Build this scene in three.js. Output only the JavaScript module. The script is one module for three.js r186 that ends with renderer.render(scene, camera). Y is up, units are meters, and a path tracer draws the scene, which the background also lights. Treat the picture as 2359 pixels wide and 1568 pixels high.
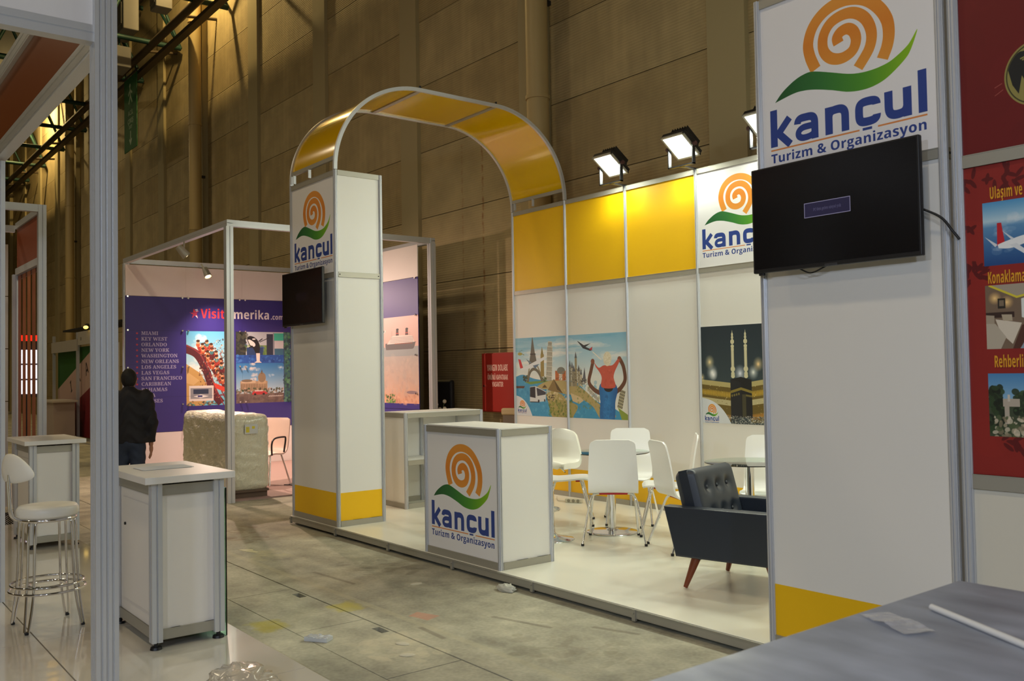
import * as THREE from 'three';
import { mergeGeometries, mergeVertices, toCreasedNormals } from 'three/addons/utils/BufferGeometryUtils.js';
import { RoundedBoxGeometry } from 'three/addons/geometries/RoundedBoxGeometry.js';
import { RectAreaLightUniformsLib } from 'three/addons/lights/RectAreaLightUniformsLib.js';
import { MarchingCubes } from 'three/addons/objects/MarchingCubes.js';
import { ImprovedNoise } from 'three/addons/math/ImprovedNoise.js';

// ---------------------------------------------------------------- camera, light, exposure
const scene = new THREE.Scene();
const camera = new THREE.PerspectiveCamera(40.992, 2359 / 1568, 0.05, 200);
camera.rotation.order = 'YXZ';
camera.rotation.set(0.032186, 0.905503, -0.0172);
camera.position.set(9.0349, 1.5783, 4.1331);
camera.filmGauge = 23.5;
camera.focus = 8.2;
camera.userData.fStop = 4;
scene.add(camera);
const renderer = new THREE.WebGLRenderer({ antialias: true });
renderer.toneMapping = THREE.LinearToneMapping;
renderer.toneMappingExposure = 1.0;
renderer.shadowMap.enabled = true;
renderer.shadowMap.type = THREE.PCFSoftShadowMap;
RectAreaLightUniformsLib.init();
scene.background = new THREE.Color(0x000000);

const FLOOD_POWER = 124;        // the stand's own LED floodlights
const FLOOD_COLOR = 0xf8ffec;
const OTHER_FLOOD_POWER = 400;  // floodlights of the stand behind the camera
const OTHER_FLOOD_COLOR = 0xdfecff;
const HALL_POWER = 126;         // high-bay lamps under the hall roof
const HALL_COLOR = 0xffe9c2;
const WALL_LAMP_POWER = 60;    // warm lamps in the truss close to the hall wall
const SPOT_POWER = 60;         // halogen spots of the blue stand

// ---------------------------------------------------------------- helpers
const taken = new Map();
function numbered(name) {
  const n = taken.get(name) || 0; taken.set(name, n + 1);
  return n ? name + '_' + String(n).padStart(3, '0') : name;
}
function thing(name, label, category, [x, y, z] = [0, 0, 0], turn = 0, group) {
  const o = new THREE.Group(); o.name = numbered(name); scene.add(o);
  o.position.set(x, y, z); o.rotation.y = turn; o.userData = { label, category };
  if (group) o.userData.group = group;
  return o;
}
function mesh(name, geo, mat, parent = scene) {
  const g = Array.isArray(geo) ? merge(geo) : geo;
  const m = new THREE.Mesh(g, mat);
  m.name = parent === scene ? numbered(name) : name;
  m.castShadow = m.receiveShadow = true;
  parent.add(m);
  return m;
}
function tag(o, label, category, group) { o.userData.label = label; o.userData.category = category; if (group) o.userData.group = group; return o; }
function struct(name, geo, mat, label, category) {
  const m = mesh(name, geo, mat); m.userData.kind = 'structure'; if (label) m.userData.label = label; m.userData.category = category || name.split('_')[0]; return m;
}
function dup(root, [x, y, z], turn, label) {
  const r = root.clone(); r.name = numbered(root.name.replace(/_\d{3}$/, '')); scene.add(r);
  r.position.set(x, y, z); r.rotation.set(0, turn, 0); r.userData = { ...root.userData };
  if (label) r.userData.label = label;
  return r;
}
function merge(list) {
  const clean = list.map((g) => {
    const h = g.index ? g.toNonIndexed() : g.clone();
    for (const k of Object.keys(h.attributes)) if (!['position', 'normal', 'uv'].includes(k)) h.deleteAttribute(k);
    if (!h.attributes.uv) h.setAttribute('uv', new THREE.BufferAttribute(new Float32Array(h.attributes.position.count * 2), 2));
    h.clearGroups();
    return h;
  });
  return mergeGeometries(clean);
}
const V3 = (x, y, z) => new THREE.Vector3(x, y, z);
const box = (w, h, d, x = 0, y = 0, z = 0) => new THREE.BoxGeometry(w, h, d).translate(x, y, z);
const rbox = (w, h, d, r, x = 0, y = 0, z = 0, s = 2) => new RoundedBoxGeometry(w, h, d, s, r).translate(x, y, z);
const span = (x0, x1, y0, y1, z0, z1) => box(x1 - x0, y1 - y0, z1 - z0, (x0 + x1) / 2, (y0 + y1) / 2, (z0 + z1) / 2);
const cyl = (r0, r1, h, x = 0, y = 0, z = 0, n = 20) => new THREE.CylinderGeometry(r0, r1, h, n).translate(x, y, z);
function rod(a, b, r, n = 10, r2 = r) {
  const A = V3(...a), B = V3(...b), d = B.clone().sub(A), L = d.length();
  const g = new THREE.CylinderGeometry(r2, r, L, n);
  g.applyQuaternion(new THREE.Quaternion().setFromUnitVectors(V3(0, 1, 0), d.normalize()));
  return g.translate((A.x + B.x) / 2, (A.y + B.y) / 2, (A.z + B.z) / 2);
}
function tube(pts, r, seg = 40, n = 10, closed = false, tension = 0.5) {
  return new THREE.TubeGeometry(new THREE.CatmullRomCurve3(pts.map((p) => V3(...p)), closed, 'catmullrom', tension), seg, r, n, closed);
}
function lathe(pts, n = 40) { return new THREE.LatheGeometry(pts.map(([r, y]) => new THREE.Vector2(r, y)), n); }
let seedValue = 7;
const rnd = () => { seedValue = (seedValue * 1664525 + 1013904223) % 4294967296; return seedValue / 4294967296; };
const noise = new ImprovedNoise();
const fbm = (x, y, z = 0, o = 4) => { let s = 0, a = 0.5; for (let i = 0; i < o; i++) { s += a * noise.noise(x, y, z + i * 7.3); x *= 2.03; y *= 2.03; z *= 2.03; a *= 0.5; } return s; };

// ---------------------------------------------------------------- textures
function dataTex(w, h, fn, srgb = true, repeat = true) {
  const d = new Uint8Array(w * h * 4);
  for (let y = 0; y < h; y++) for (let x = 0; x < w; x++) {
    const c = fn(x / w, y / h), i = (y * w + x) * 4;
    if (typeof c === 'number') { d[i] = d[i + 1] = d[i + 2] = Math.max(0, Math.min(255, c * 255)); } else for (let k = 0; k < 3; k++) d[i + k] = Math.max(0, Math.min(255, c[k]));
    d[i + 3] = 255;
  }
  const t = new THREE.DataTexture(d, w, h); t.magFilter = THREE.LinearFilter; t.minFilter = THREE.LinearMipmapLinearFilter; t.generateMipmaps = true;
  if (srgb) t.colorSpace = THREE.SRGBColorSpace;
  if (repeat) t.wrapS = t.wrapT = THREE.MirroredRepeatWrapping;
  t.needsUpdate = true; return t;
}
function canvasTex(w, h, draw) {
  const c = document.createElement('canvas'); c.width = w; c.height = h;
  draw(c.getContext('2d'), w, h);
  const t = new THREE.CanvasTexture(c); t.colorSpace = THREE.SRGBColorSpace; t.anisotropy = 8; return t;
}
const std = (color, roughness = 0.5, metalness = 0, extra = {}) => new THREE.MeshStandardMaterial({ color, roughness, metalness, ...extra });
const phys = (color, roughness = 0.5, metalness = 0, extra = {}) => new THREE.MeshPhysicalMaterial({ color, roughness, metalness, ...extra });

const M = {
  alu: std(0xccced2, 0.42, 0.4),
  aluRail: std(0xaaa79c, 0.46, 0.45),
  aluBig: std(0xcdd0d5, 0.38, 0.42),
  white: std(0xe6e4df, 0.5),
  whiteBoard: std(0xe0dcd6, 0.55),
  yellow: std(0xf0bd00, 0.5),
  yellowSheet: phys(0xf8d000, 0.14, 0, { clearcoat: 1, clearcoatRoughness: 0.06, transmission: 0.3, thickness: 0 }),
  deck: phys(0xeceadb, 0.3, 0, { clearcoat: 0.25, clearcoatRoughness: 0.25 }),
  chrome: std(0xe6e6e8, 0.1, 1),
  chromeSoft: std(0xd6d4cf, 0.2, 1),
  blackPlastic: std(0x16161a, 0.45),
  blackGloss: std(0x0b0b0d, 0.18),
  whitePlastic: phys(0xf0efec, 0.3, 0, { clearcoat: 0.3, clearcoatRoughness: 0.2 }),
  whiteLeather: phys(0xe9e6da, 0.42, 0, { clearcoat: 0.15 }),
  red: std(0xb3161f, 0.5),
  leather: phys(0x252d3a, 0.42, 0, { clearcoat: 0.12, clearcoatRoughness: 0.4 }),
  dark: std(0x201f1e, 0.7),
};
M.postMat = M.alu;
// ---------------------------------------------------------------- prints
function smooth(ctx, pts, close) {
  ctx.beginPath();
  const n = pts.length;
  ctx.moveTo(pts[0][0], pts[0][1]);
  for (let i = 0; i < n - 1; i++) {
    const p0 = pts[Math.max(0, i - 1)], p1 = pts[i], p2 = pts[i + 1], p3 = pts[Math.min(n - 1, i + 2)];
    ctx.bezierCurveTo(p1[0] + (p2[0] - p0[0]) / 6, p1[1] + (p2[1] - p0[1]) / 6, p2[0] - (p3[0] - p1[0]) / 6, p2[1] - (p3[1] - p1[1]) / 6, p2[0], p2[1]);
  }
  if (close) ctx.closePath();
}
function fitText(ctx, text, x0, x1, base, size, font = 'bold', family = 'sans-serif') {
  ctx.save();
  ctx.font = `${font} 100px ${family}`; ctx.textAlign = 'left'; ctx.textBaseline = 'alphabetic';
  const w = ctx.measureText(text).width;
  ctx.translate(x0, base); ctx.scale((x1 - x0) / w, size / 100);
  ctx.fillText(text, 0, 0);
  ctx.restore();
}
// the company emblem; unit square, origin at the top left
function emblem(ctx, small) {
  const g = ctx.createLinearGradient(0.5, 0.13, 0.5, 0.53);
  g.addColorStop(0, '#e59a3a'); g.addColorStop(0.5, '#dd8428'); g.addColorStop(1, '#e39a3c');
  ctx.strokeStyle = g; ctx.lineCap = 'butt'; ctx.lineJoin = 'round';
  ctx.lineWidth = 0.061;
  smooth(ctx, [[0.352, 0.468], [0.322, 0.395], [0.312, 0.325], [0.338, 0.25], [0.395, 0.195], [0.47, 0.167], [0.556, 0.167], [0.64, 0.198], [0.706, 0.258], [0.747, 0.33], [0.756, 0.4], [0.745, 0.46], [0.719, 0.515]]);
  ctx.stroke();
  ctx.lineWidth = 0.057;
  smooth(ctx, [[0.487, 0.372], [0.479, 0.34], [0.502, 0.316], [0.54, 0.312], [0.572, 0.338], [0.583, 0.385], [0.56, 0.432], [0.5, 0.451], [0.438, 0.432], [0.4, 0.38], [0.402, 0.31], [0.442, 0.256], [0.51, 0.234], [0.58, 0.245], [0.638, 0.294], [0.666, 0.37], [0.652, 0.445], [0.59, 0.524]]);
  ctx.stroke();
  const w = ctx.createLinearGradient(0.1, 0, 0.9, 0);
  w.addColorStop(0, '#14532b'); w.addColorStop(0.35, '#2b7434'); w.addColorStop(0.65, '#4c9428'); w.addColorStop(1, '#94c414');
  ctx.fillStyle = w;
  smooth(ctx, [[0.101, 0.582], [0.15, 0.535], [0.224, 0.492], [0.285, 0.474], [0.338, 0.475], [0.434, 0.505], [0.533, 0.539], [0.6, 0.552], [0.664, 0.554], [0.725, 0.547], [0.779, 0.529], [0.85, 0.484], [0.897, 0.424], [0.868, 0.5], [0.834, 0.548], [0.748, 0.609], [0.68, 0.634], [0.61, 0.64], [0.53, 0.629], [0.44, 0.598], [0.342, 0.57], [0.27, 0.559], [0.209, 0.561], [0.101, 0.582]], true);
  ctx.fill();
  // lettering
  ctx.strokeStyle = ctx.fillStyle = '#26418f'; ctx.lineWidth = 0.043; ctx.lineCap = 'butt';
  const P = (f) => { ctx.beginPath(); f(); ctx.stroke(); };
  P(() => { ctx.moveTo(0.089, 0.62); ctx.lineTo(0.089, 0.82); });
  ctx.lineWidth = 0.04;
  P(() => { ctx.moveTo(0.187, 0.68); ctx.lineTo(0.118, 0.752); ctx.lineTo(0.19, 0.823); });
  ctx.lineWidth = 0.041;
  P(() => { ctx.moveTo(0.235, 0.728); ctx.bezierCurveTo(0.238, 0.695, 0.26, 0.7, 0.29, 0.7); ctx.bezierCurveTo(0.33, 0.7, 0.338, 0.71, 0.338, 0.745); ctx.lineTo(0.338, 0.822); });
  ctx.lineWidth = 0.034;
  P(() => { ctx.moveTo(0.338, 0.75); ctx.lineTo(0.285, 0.75); ctx.bezierCurveTo(0.225, 0.75, 0.225, 0.808, 0.28, 0.806); ctx.bezierCurveTo(0.31, 0.806, 0.33, 0.8, 0.338, 0.78); });
  ctx.lineWidth = 0.042;
  P(() => { ctx.moveTo(0.42, 0.682); ctx.lineTo(0.42, 0.822); });
  P(() => { ctx.moveTo(0.42, 0.735); ctx.bezierCurveTo(0.425, 0.7, 0.45, 0.702, 0.47, 0.702); ctx.bezierCurveTo(0.5, 0.702, 0.512, 0.715, 0.512, 0.745); ctx.lineTo(0.512, 0.822); });
  P(() => { ctx.moveTo(0.682, 0.727); ctx.bezierCurveTo(0.682, 0.705, 0.665, 0.702, 0.632, 0.702); ctx.bezierCurveTo(0.59, 0.702, 0.588, 0.715, 0.588, 0.75); ctx.bezierCurveTo(0.588, 0.79, 0.59, 0.802, 0.632, 0.802); ctx.bezierCurveTo(0.665, 0.802, 0.682, 0.798, 0.682, 0.775); });
  P(() => { ctx.moveTo(0.744, 0.682); ctx.lineTo(0.744, 0.755); ctx.bezierCurveTo(0.744, 0.79, 0.755, 0.802, 0.79, 0.802); ctx.bezierCurveTo(0.815, 0.802, 0.833, 0.795, 0.837, 0.77); });
  P(() => { ctx.moveTo(0.838, 0.682); ctx.lineTo(0.838, 0.822); });
  P(() => { ctx.moveTo(0.913, 0.62); ctx.lineTo(0.913, 0.822); });
  ctx.fillRect(0.605, 0.83, 0.05, 0.013);
  ctx.fillStyle = '#dd8a4a';
  ctx.fillRect(0.068, 0.833, 0.52, 0.008); ctx.fillRect(0.686, 0.833, 0.247, 0.008);
  ctx.fillStyle = '#26418f';
  ctx.save(); ctx.scale(0.01, 0.01);
  fitText(ctx, 'Turizm & Organizasyon', 6.6, 93.3, 90.6, 6.9, 'bold');
  ctx.restore();
}
function unit(ctx, x, y, s, f) { ctx.save(); ctx.translate(x, y); ctx.scale(s, s); f(); ctx.restore(); }
const logoTex = canvasTex(1000, 1000, (c, w, h) => { c.fillStyle = '#e9e8ea'; c.fillRect(0, 0, w, h); c.save(); c.translate(-17.6, -52.5); c.scale(1035, 1049); emblem(c); c.restore(); });
function poly(c, pts, fill) { c.beginPath(); pts.forEach(([x, y], i) => (i ? c.lineTo(x, y) : c.moveTo(x, y))); c.closePath(); c.fillStyle = fill; c.fill(); }
function blob(c, x, y, rx, ry, fill, a = 1) { c.save(); c.globalAlpha = a; c.beginPath(); c.ellipse(x, y, rx, ry, 0, 0, 7); c.fillStyle = fill; c.fill(); c.restore(); }
function speckle(c, x, y, w, h, n, colors, s0, s1, a = 0.6) {
  c.save(); c.globalAlpha = a;
  for (let i = 0; i < n; i++) { c.fillStyle = colors[Math.floor(rnd() * colors.length)]; const s = s0 + rnd() * (s1 - s0); c.beginPath(); c.ellipse(x + rnd() * w, y + rnd() * h, s, s * (0.4 + rnd() * 0.6), rnd() * 3, 0, 7); c.fill(); }
  c.restore();
}
function clouds(c, x, y, w, h, n, color = '#ffffff', a = 0.12) { for (let i = 0; i < n; i++) { const cx = x + rnd() * w, cy = y + rnd() * h; for (let k = 0; k < 9; k++) blob(c, cx + (rnd() - 0.5) * w * 0.22, cy + (rnd() - 0.5) * h * 0.16, w * (0.03 + rnd() * 0.07), h * (0.03 + rnd() * 0.06), color, a); } }
function cornerLogo(c, x, y, w, h, S) {       // white wedge with the emblem, bottom left
  c.fillStyle = '#d8dde4'; c.beginPath(); c.moveTo(x, y); c.bezierCurveTo(x + w * 0.55, y + h * 0.1, x + w * 0.8, y + h * 0.5, x + w, y + h); c.lineTo(x, y + h); c.closePath(); c.fill();
  unit(c, x + w * 0.04, y + h * 0.12, S, () => emblem(c, true));
}
// travel collage over two panels, 2 m x 0.975 m
const collage = document.createElement('canvas'); collage.width = 1600; collage.height = 780;
{
  const c = collage.getContext('2d'), W = 1600, H = 780, X = (u) => u * 800, Y = (v) => v * 780;
  const g = c.createLinearGradient(0, 0, 0, H); g.addColorStop(0, '#86bcd8'); g.addColorStop(0.3, '#b9d6e2'); g.addColorStop(0.5, '#e2e6e2'); g.addColorStop(1, '#e8e6da');
  c.fillStyle = g; c.fillRect(0, 0, W, H);
  clouds(c, 0, Y(0.08), W, Y(0.35), 16, '#f6f1ea', 0.2); clouds(c, 0, 0, W, Y(0.2), 8, '#5ea6cf', 0.12);
  // sea and land
  smooth(c, [[0, Y(0.5)], [X(0.15), Y(0.475)], [X(0.4), Y(0.53)], [X(0.8), Y(0.56)], [X(1.1), Y(0.56)], [X(1.3), Y(0.68)], [X(1.5), Y(0.8)], [X(1.75), Y(0.86)], [X(2), Y(0.98)]]); c.lineTo(W, H); c.lineTo(0, H); c.closePath(); c.fillStyle = '#3f97c4'; c.fill();
  speckle(c, 0, Y(0.55), X(1.5), Y(0.45), 260, ['#2d7fb2', '#5fb0d2', '#3a8fbe', '#7cc0da'], 4, 26, 0.3);
  poly(c, [[X(0.18), Y(0.57)], [X(0.6), Y(0.55)], [X(0.7), Y(0.56)], [X(0.3), Y(0.6)]], '#6f9440');
  smooth(c, [[X(0.42), Y(0.63)], [X(0.55), Y(0.58)], [X(0.78), Y(0.54)], [X(1.0), Y(0.56)], [X(1.12), Y(0.6)], [X(1.3), Y(0.68)], [X(1.52), Y(0.82)], [X(1.8), Y(0.95)], [X(1.7), Y(1)], [X(1.55), Y(1)], [X(1.42), Y(0.86)], [X(1.25), Y(0.78)], [X(1.12), Y(0.74)], [X(1.0), Y(0.72)], [X(0.86), Y(0.7)], [X(0.7), Y(0.66)], [X(0.55), Y(0.66)]], true); c.fillStyle = '#b7a46d'; c.fill();
  smooth(c, [[X(0.6), Y(0.72)], [X(0.72), Y(0.68)], [X(0.9), Y(0.72)], [X(1.0), Y(0.8)], [X(1.15), Y(0.86)], [X(1.08), Y(0.97)], [X(1.02), Y(1.02)], [X(0.74), Y(1.02)], [X(0.66), Y(0.86)]], true); c.fillStyle = '#a99a5e'; c.fill();
  speckle(c, X(0.66), Y(0.8), X(0.38), Y(0.2), 130, ['#5d7a2a', '#7d8f35', '#4c6425', '#a79a52'], 4, 20, 0.5);
  speckle(c, X(0.62), Y(0.66), X(0.4), Y(0.14), 90, ['#d2be94', '#b79d66', '#e0d2ae'], 4, 18, 0.5);
  poly(c, [[X(1.02), Y(0.7)], [X(1.2), Y(0.75)], [X(1.26), Y(0.79)], [X(1.18), Y(0.83)], [X(1.06), Y(0.8)]], '#d5bf94');
  speckle(c, X(1.1), Y(0.6), X(0.5), Y(0.3), 90, ['#7c8a3d', '#9c9350', '#5e7733'], 3, 15, 0.4);
  // tower of iron lattice
  c.lineCap = 'butt'; c.strokeStyle = '#5c5a50';
  poly(c, [[X(0.345), 0], [X(0.355), 0], [X(0.4), Y(0.22)], [X(0.305), Y(0.22)]], '#6b695d');
  poly(c, [[X(0.305), Y(0.22)], [X(0.405), Y(0.22)], [X(0.44), Y(0.35)], [X(0.27), Y(0.35)]], '#626055');
  c.lineWidth = 30; c.strokeStyle = '#6a6656'; c.beginPath(); c.moveTo(X(0.25), Y(0.57)); c.bezierCurveTo(X(0.27), Y(0.35), X(0.46), Y(0.35), X(0.53), Y(0.56)); c.stroke();
  c.lineWidth = 16; c.strokeStyle = '#8a8262'; c.beginPath(); c.moveTo(X(0.22), Y(0.57)); c.lineTo(X(0.29), Y(0.36)); c.lineTo(X(0.44), Y(0.36)); c.lineTo(X(0.56), Y(0.55)); c.stroke();
  c.lineWidth = 2; c.strokeStyle = '#3c3a33'; for (let i = 0; i < 16; i++) { c.beginPath(); c.moveTo(X(0.345 - i * 0.0028), Y(i * 0.0145)); c.lineTo(X(0.356 + (i + 1) * 0.0028), Y((i + 1) * 0.0145)); c.stroke(); }
  c.fillStyle = '#3d3c36'; c.fillRect(X(0.3), Y(0.205), X(0.11), 12);
  // clock tower
  poly(c, [[X(0.515), Y(0.22)], [X(0.54), Y(0.12)], [X(0.565), Y(0.22)]], '#8a7a3c'); poly(c, [[X(0.51), Y(0.22)], [X(0.575), Y(0.22)], [X(0.575), Y(0.5)], [X(0.505), Y(0.5)]], '#a8924e');
  c.strokeStyle = '#6e5d2b'; c.lineWidth = 3; for (let i = 0; i < 5; i++) { c.beginPath(); c.moveTo(X(0.515 + i * 0.014), Y(0.22)); c.lineTo(X(0.51 + i * 0.014), Y(0.5)); c.stroke(); }
  // leaning tower
  c.save(); c.translate(X(0.665), Y(0.55)); c.rotate(0.075);
  for (let i = 0; i < 8; i++) { const w = i === 7 ? 62 : 92 - i * 1.5, y = -i * 48; c.fillStyle = '#c9c4b2'; c.fillRect(-w / 2, y - 46, w, 46); c.fillStyle = '#8d8b80'; c.fillRect(-w / 2, y - 6, w, 6); c.fillStyle = '#77766c'; for (let k = 0; k < 6; k++) c.fillRect(-w / 2 + 6 + k * (w - 8) / 6, y - 38, 6, 28); }
  c.restore();
  // domed brick building
  c.fillStyle = '#c06a35'; c.fillRect(X(0.79), Y(0.43), X(0.2), Y(0.12)); blob(c, X(0.9), Y(0.43), 60, 36, '#7d8076'); c.fillStyle = '#e0ddd2'; c.fillRect(X(0.86), Y(0.47), 50, 60); speckle(c, X(0.79), Y(0.44), X(0.2), Y(0.1), 60, ['#8f4a25', '#d88a55', '#5a4630'], 3, 9, 0.5);
  // aircraft
  poly(c, [[X(0.1), Y(0.4)], [X(0.58), Y(0.25)], [X(0.62), Y(0.27)], [X(0.35), Y(0.385)], [X(0.12), Y(0.42)]], '#dfe4ea');
  poly(c, [[X(0.05), Y(0.27)], [X(0.1), Y(0.28)], [X(0.15), Y(0.385)], [X(0.09), Y(0.395)]], '#c8202c'); poly(c, [[X(0.21), Y(0.27)], [X(0.33), Y(0.32)], [X(0.28), Y(0.33)]], '#6c8296'); poly(c, [[X(0.35), Y(0.36)], [X(0.48), Y(0.34)], [X(0.4), Y(0.4)]], '#5c7690');
  // helicopter
  blob(c, X(0.09), Y(0.205), 38, 15, '#a49a3c'); poly(c, [[X(0.12), Y(0.2)], [X(0.18), Y(0.215)], [X(0.17), Y(0.225)]], '#8a8236'); c.strokeStyle = '#565440'; c.lineWidth = 3; c.beginPath(); c.moveTo(X(0.06), Y(0.185)); c.lineTo(X(0.14), Y(0.155)); c.stroke();
  // trees, pyramids, boat
  speckle(c, X(0.15), Y(0.49), X(0.08), Y(0.07), 30, ['#2c3b2b', '#3a4d2f'], 6, 14, 0.9); speckle(c, X(0.54), Y(0.5), X(0.08), Y(0.06), 20, ['#4a5d2f', '#3a4d2f'], 5, 11, 0.8);
  poly(c, [[X(0.64), Y(0.67)], [X(0.76), Y(0.53)], [X(0.93), Y(0.71)]], '#8a7244'); poly(c, [[X(0.76), Y(0.53)], [X(0.93), Y(0.71)], [X(0.82), Y(0.66)]], '#5e4c2c'); poly(c, [[X(0.53), Y(0.64)], [X(0.58), Y(0.6)], [X(0.63), Y(0.64)]], '#5e4c2c');
  poly(c, [[0, Y(0.62)], [X(0.18), Y(0.62)], [X(0.16), Y(0.65)], [0, Y(0.65)]], '#5a3b2e');
  // coach
  c.save(); c.translate(X(0.27), Y(0.63)); poly(c, [[10, 0], [100, -8], [190, 20], [268, 45], [260, 140], [130, 150], [8, 150]], '#d4d8da'); poly(c, [[12, 5], [98, -2], [100, 110], [10, 100]], '#23262e'); poly(c, [[118, 8], [190, 26], [266, 52], [262, 74], [130, 90]], '#3a3f4a'); blob(c, 150, 140, 13, 16, '#202024'); blob(c, 245, 132, 10, 14, '#202024'); c.fillStyle = '#2c2f35'; c.fillRect(10, 146, 130, 8); c.restore();
  speckle(c, X(0.62), Y(0.73), X(0.14), Y(0.08), 26, ['#33291d', '#564632'], 4, 10, 0.8);
  // castle and spires
  for (const [u, v, w, col] of [[1.02, 0.3, 26, '#8b8570'], [1.13, 0.2, 30, '#9a8f6e'], [1.06, 0.32, 30, '#b0a890'], [1.18, 0.36, 34, '#a79f84'], [1.09, 0.36, 40, '#8e8770'], [1.22, 0.4, 26, '#bfb79c']]) { c.fillStyle = col; c.fillRect(X(u) - w / 2, Y(v + 0.08), w, Y(0.56 - v - 0.02)); poly(c, [[X(u) - w / 2 - 3, Y(v + 0.08)], [X(u), Y(v)], [X(u) + w / 2 + 3, Y(v + 0.08)]], '#5c6066'); }
  speckle(c, X(1.01), Y(0.38), X(0.22), Y(0.2), 120, ['#5a5646', '#c6bea4', '#7c745c', '#403d33'], 2, 8, 0.7);
  poly(c, [[X(1.24), Y(0.56)], [X(1.285), Y(0.39)], [X(1.31), Y(0.58)]], '#5d6168'); speckle(c, X(1.2), Y(0.53), X(0.12), Y(0.07), 40, ['#3b3a35', '#6d685a', '#a0987f'], 3, 9, 0.8);
  // colonnade down the slope
  for (let i = 0; i < 9; i++) { c.fillStyle = '#cfcab8'; c.fillRect(X(1.33 + i * 0.022), Y(0.62 + i * 0.016), 9, 44); c.fillStyle = '#5c574a'; c.fillRect(X(1.34 + i * 0.022), Y(0.63 + i * 0.016), 6, 38); }
  // second aircraft with trail
  c.strokeStyle = '#f1e9da'; c.lineWidth = 9; c.beginPath(); c.moveTo(X(1.43), Y(0.21)); c.lineTo(X(1.58), Y(0.31)); c.stroke();
  poly(c, [[X(1.16), Y(0.075)], [X(1.18), Y(0.08)], [X(1.28), Y(0.13)], [X(1.4), Y(0.11)], [X(1.31), Y(0.15)], [X(1.43), Y(0.19)], [X(1.39), Y(0.2)], [X(1.26), Y(0.165)], [X(1.23), Y(0.135)]], '#2e3338'); poly(c, [[X(1.37), Y(0.18)], [X(1.43), Y(0.15)], [X(1.42), Y(0.195)]], '#c2323c');
  // leaning tower of bells at the right edge
  c.save(); c.translate(X(1.87), Y(0.87)); c.rotate(0.28); for (let i = 0; i < 6; i++) { c.fillStyle = '#b5ae90'; c.fillRect(-34, -i * 28 - 28, 68, 28); c.fillStyle = '#4d493a'; for (let k = 0; k < 4; k++) c.fillRect(-30 + k * 17, -i * 28 - 23, 9, 18); } c.restore();
  poly(c, [[X(1.84), Y(0.86)], [X(2), Y(0.94)], [X(2), Y(1)], [X(1.9), Y(1)]], '#8fa243');
  // grown-up in blue carrying a child in red
  c.lineCap = 'round'; c.lineJoin = 'round'; c.strokeStyle = '#6b4430'; c.lineWidth = 42;
  smooth(c, [[X(1.56), Y(0.7)], [X(1.45), Y(0.66)], [X(1.36), Y(0.57)], [X(1.4), Y(0.43)], [X(1.435), Y(0.33)]]); c.stroke();
  smooth(c, [[X(1.82), Y(0.68)], [X(1.9), Y(0.63)], [X(1.965), Y(0.54)], [X(1.945), Y(0.4)], [X(1.89), Y(0.31)]]); c.stroke();
  blob(c, X(1.43), Y(0.325), 26, 24, '#8a5038'); blob(c, X(1.88), Y(0.305), 26, 24, '#8a5038');
  const sh = c.createLinearGradient(X(1.52), 0, X(1.84), 0); sh.addColorStop(0, '#1f63a4'); sh.addColorStop(0.5, '#2f83c6'); sh.addColorStop(1, '#1c5796');
  smooth(c, [[X(1.53), Y(0.64)], [X(1.58), Y(0.58)], [X(1.78), Y(0.58)], [X(1.84), Y(0.66)], [X(1.8), Y(0.8)], [X(1.77), Y(1.02)], [X(1.55), Y(1.02)], [X(1.55), Y(0.8)]], true); c.fillStyle = sh; c.fill();
  speckle(c, X(1.56), Y(0.7), X(0.2), Y(0.28), 40, ['#184f8c', '#3f93d4'], 6, 22, 0.25);
  blob(c, X(1.69), Y(0.64), 60, 34, '#231b18');
  smooth(c, [[X(1.45), Y(0.33)], [X(1.53), Y(0.4)], [X(1.62), Y(0.375)], [X(1.76), Y(0.375)], [X(1.85), Y(0.31)], [X(1.88), Y(0.33)], [X(1.8), Y(0.45)], [X(1.78), Y(0.52)], [X(1.8), Y(0.63)], [X(1.58), Y(0.63)], [X(1.58), Y(0.52)], [X(1.55), Y(0.46)], [X(1.48), Y(0.39)]], true); c.fillStyle = '#cd5a46'; c.fill();
  speckle(c, X(1.6), Y(0.42), X(0.17), Y(0.2), 26, ['#b44a3a', '#de7058'], 6, 18, 0.3);
  blob(c, X(1.68), Y(0.3), 54, 66, '#e4dcc2'); speckle(c, X(1.63), Y(0.24), X(0.1), Y(0.12), 40, ['#f4efdd', '#cfc3a0', '#efe6c8'], 4, 12, 0.5);
  cornerLogo(c, 0, Y(0.745), 260, Y(0.255), 168);
}
const collageTex = [0, 1].map((i) => canvasTex(800, 780, (c) => c.drawImage(collage, -800 * i, 0)));
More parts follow.
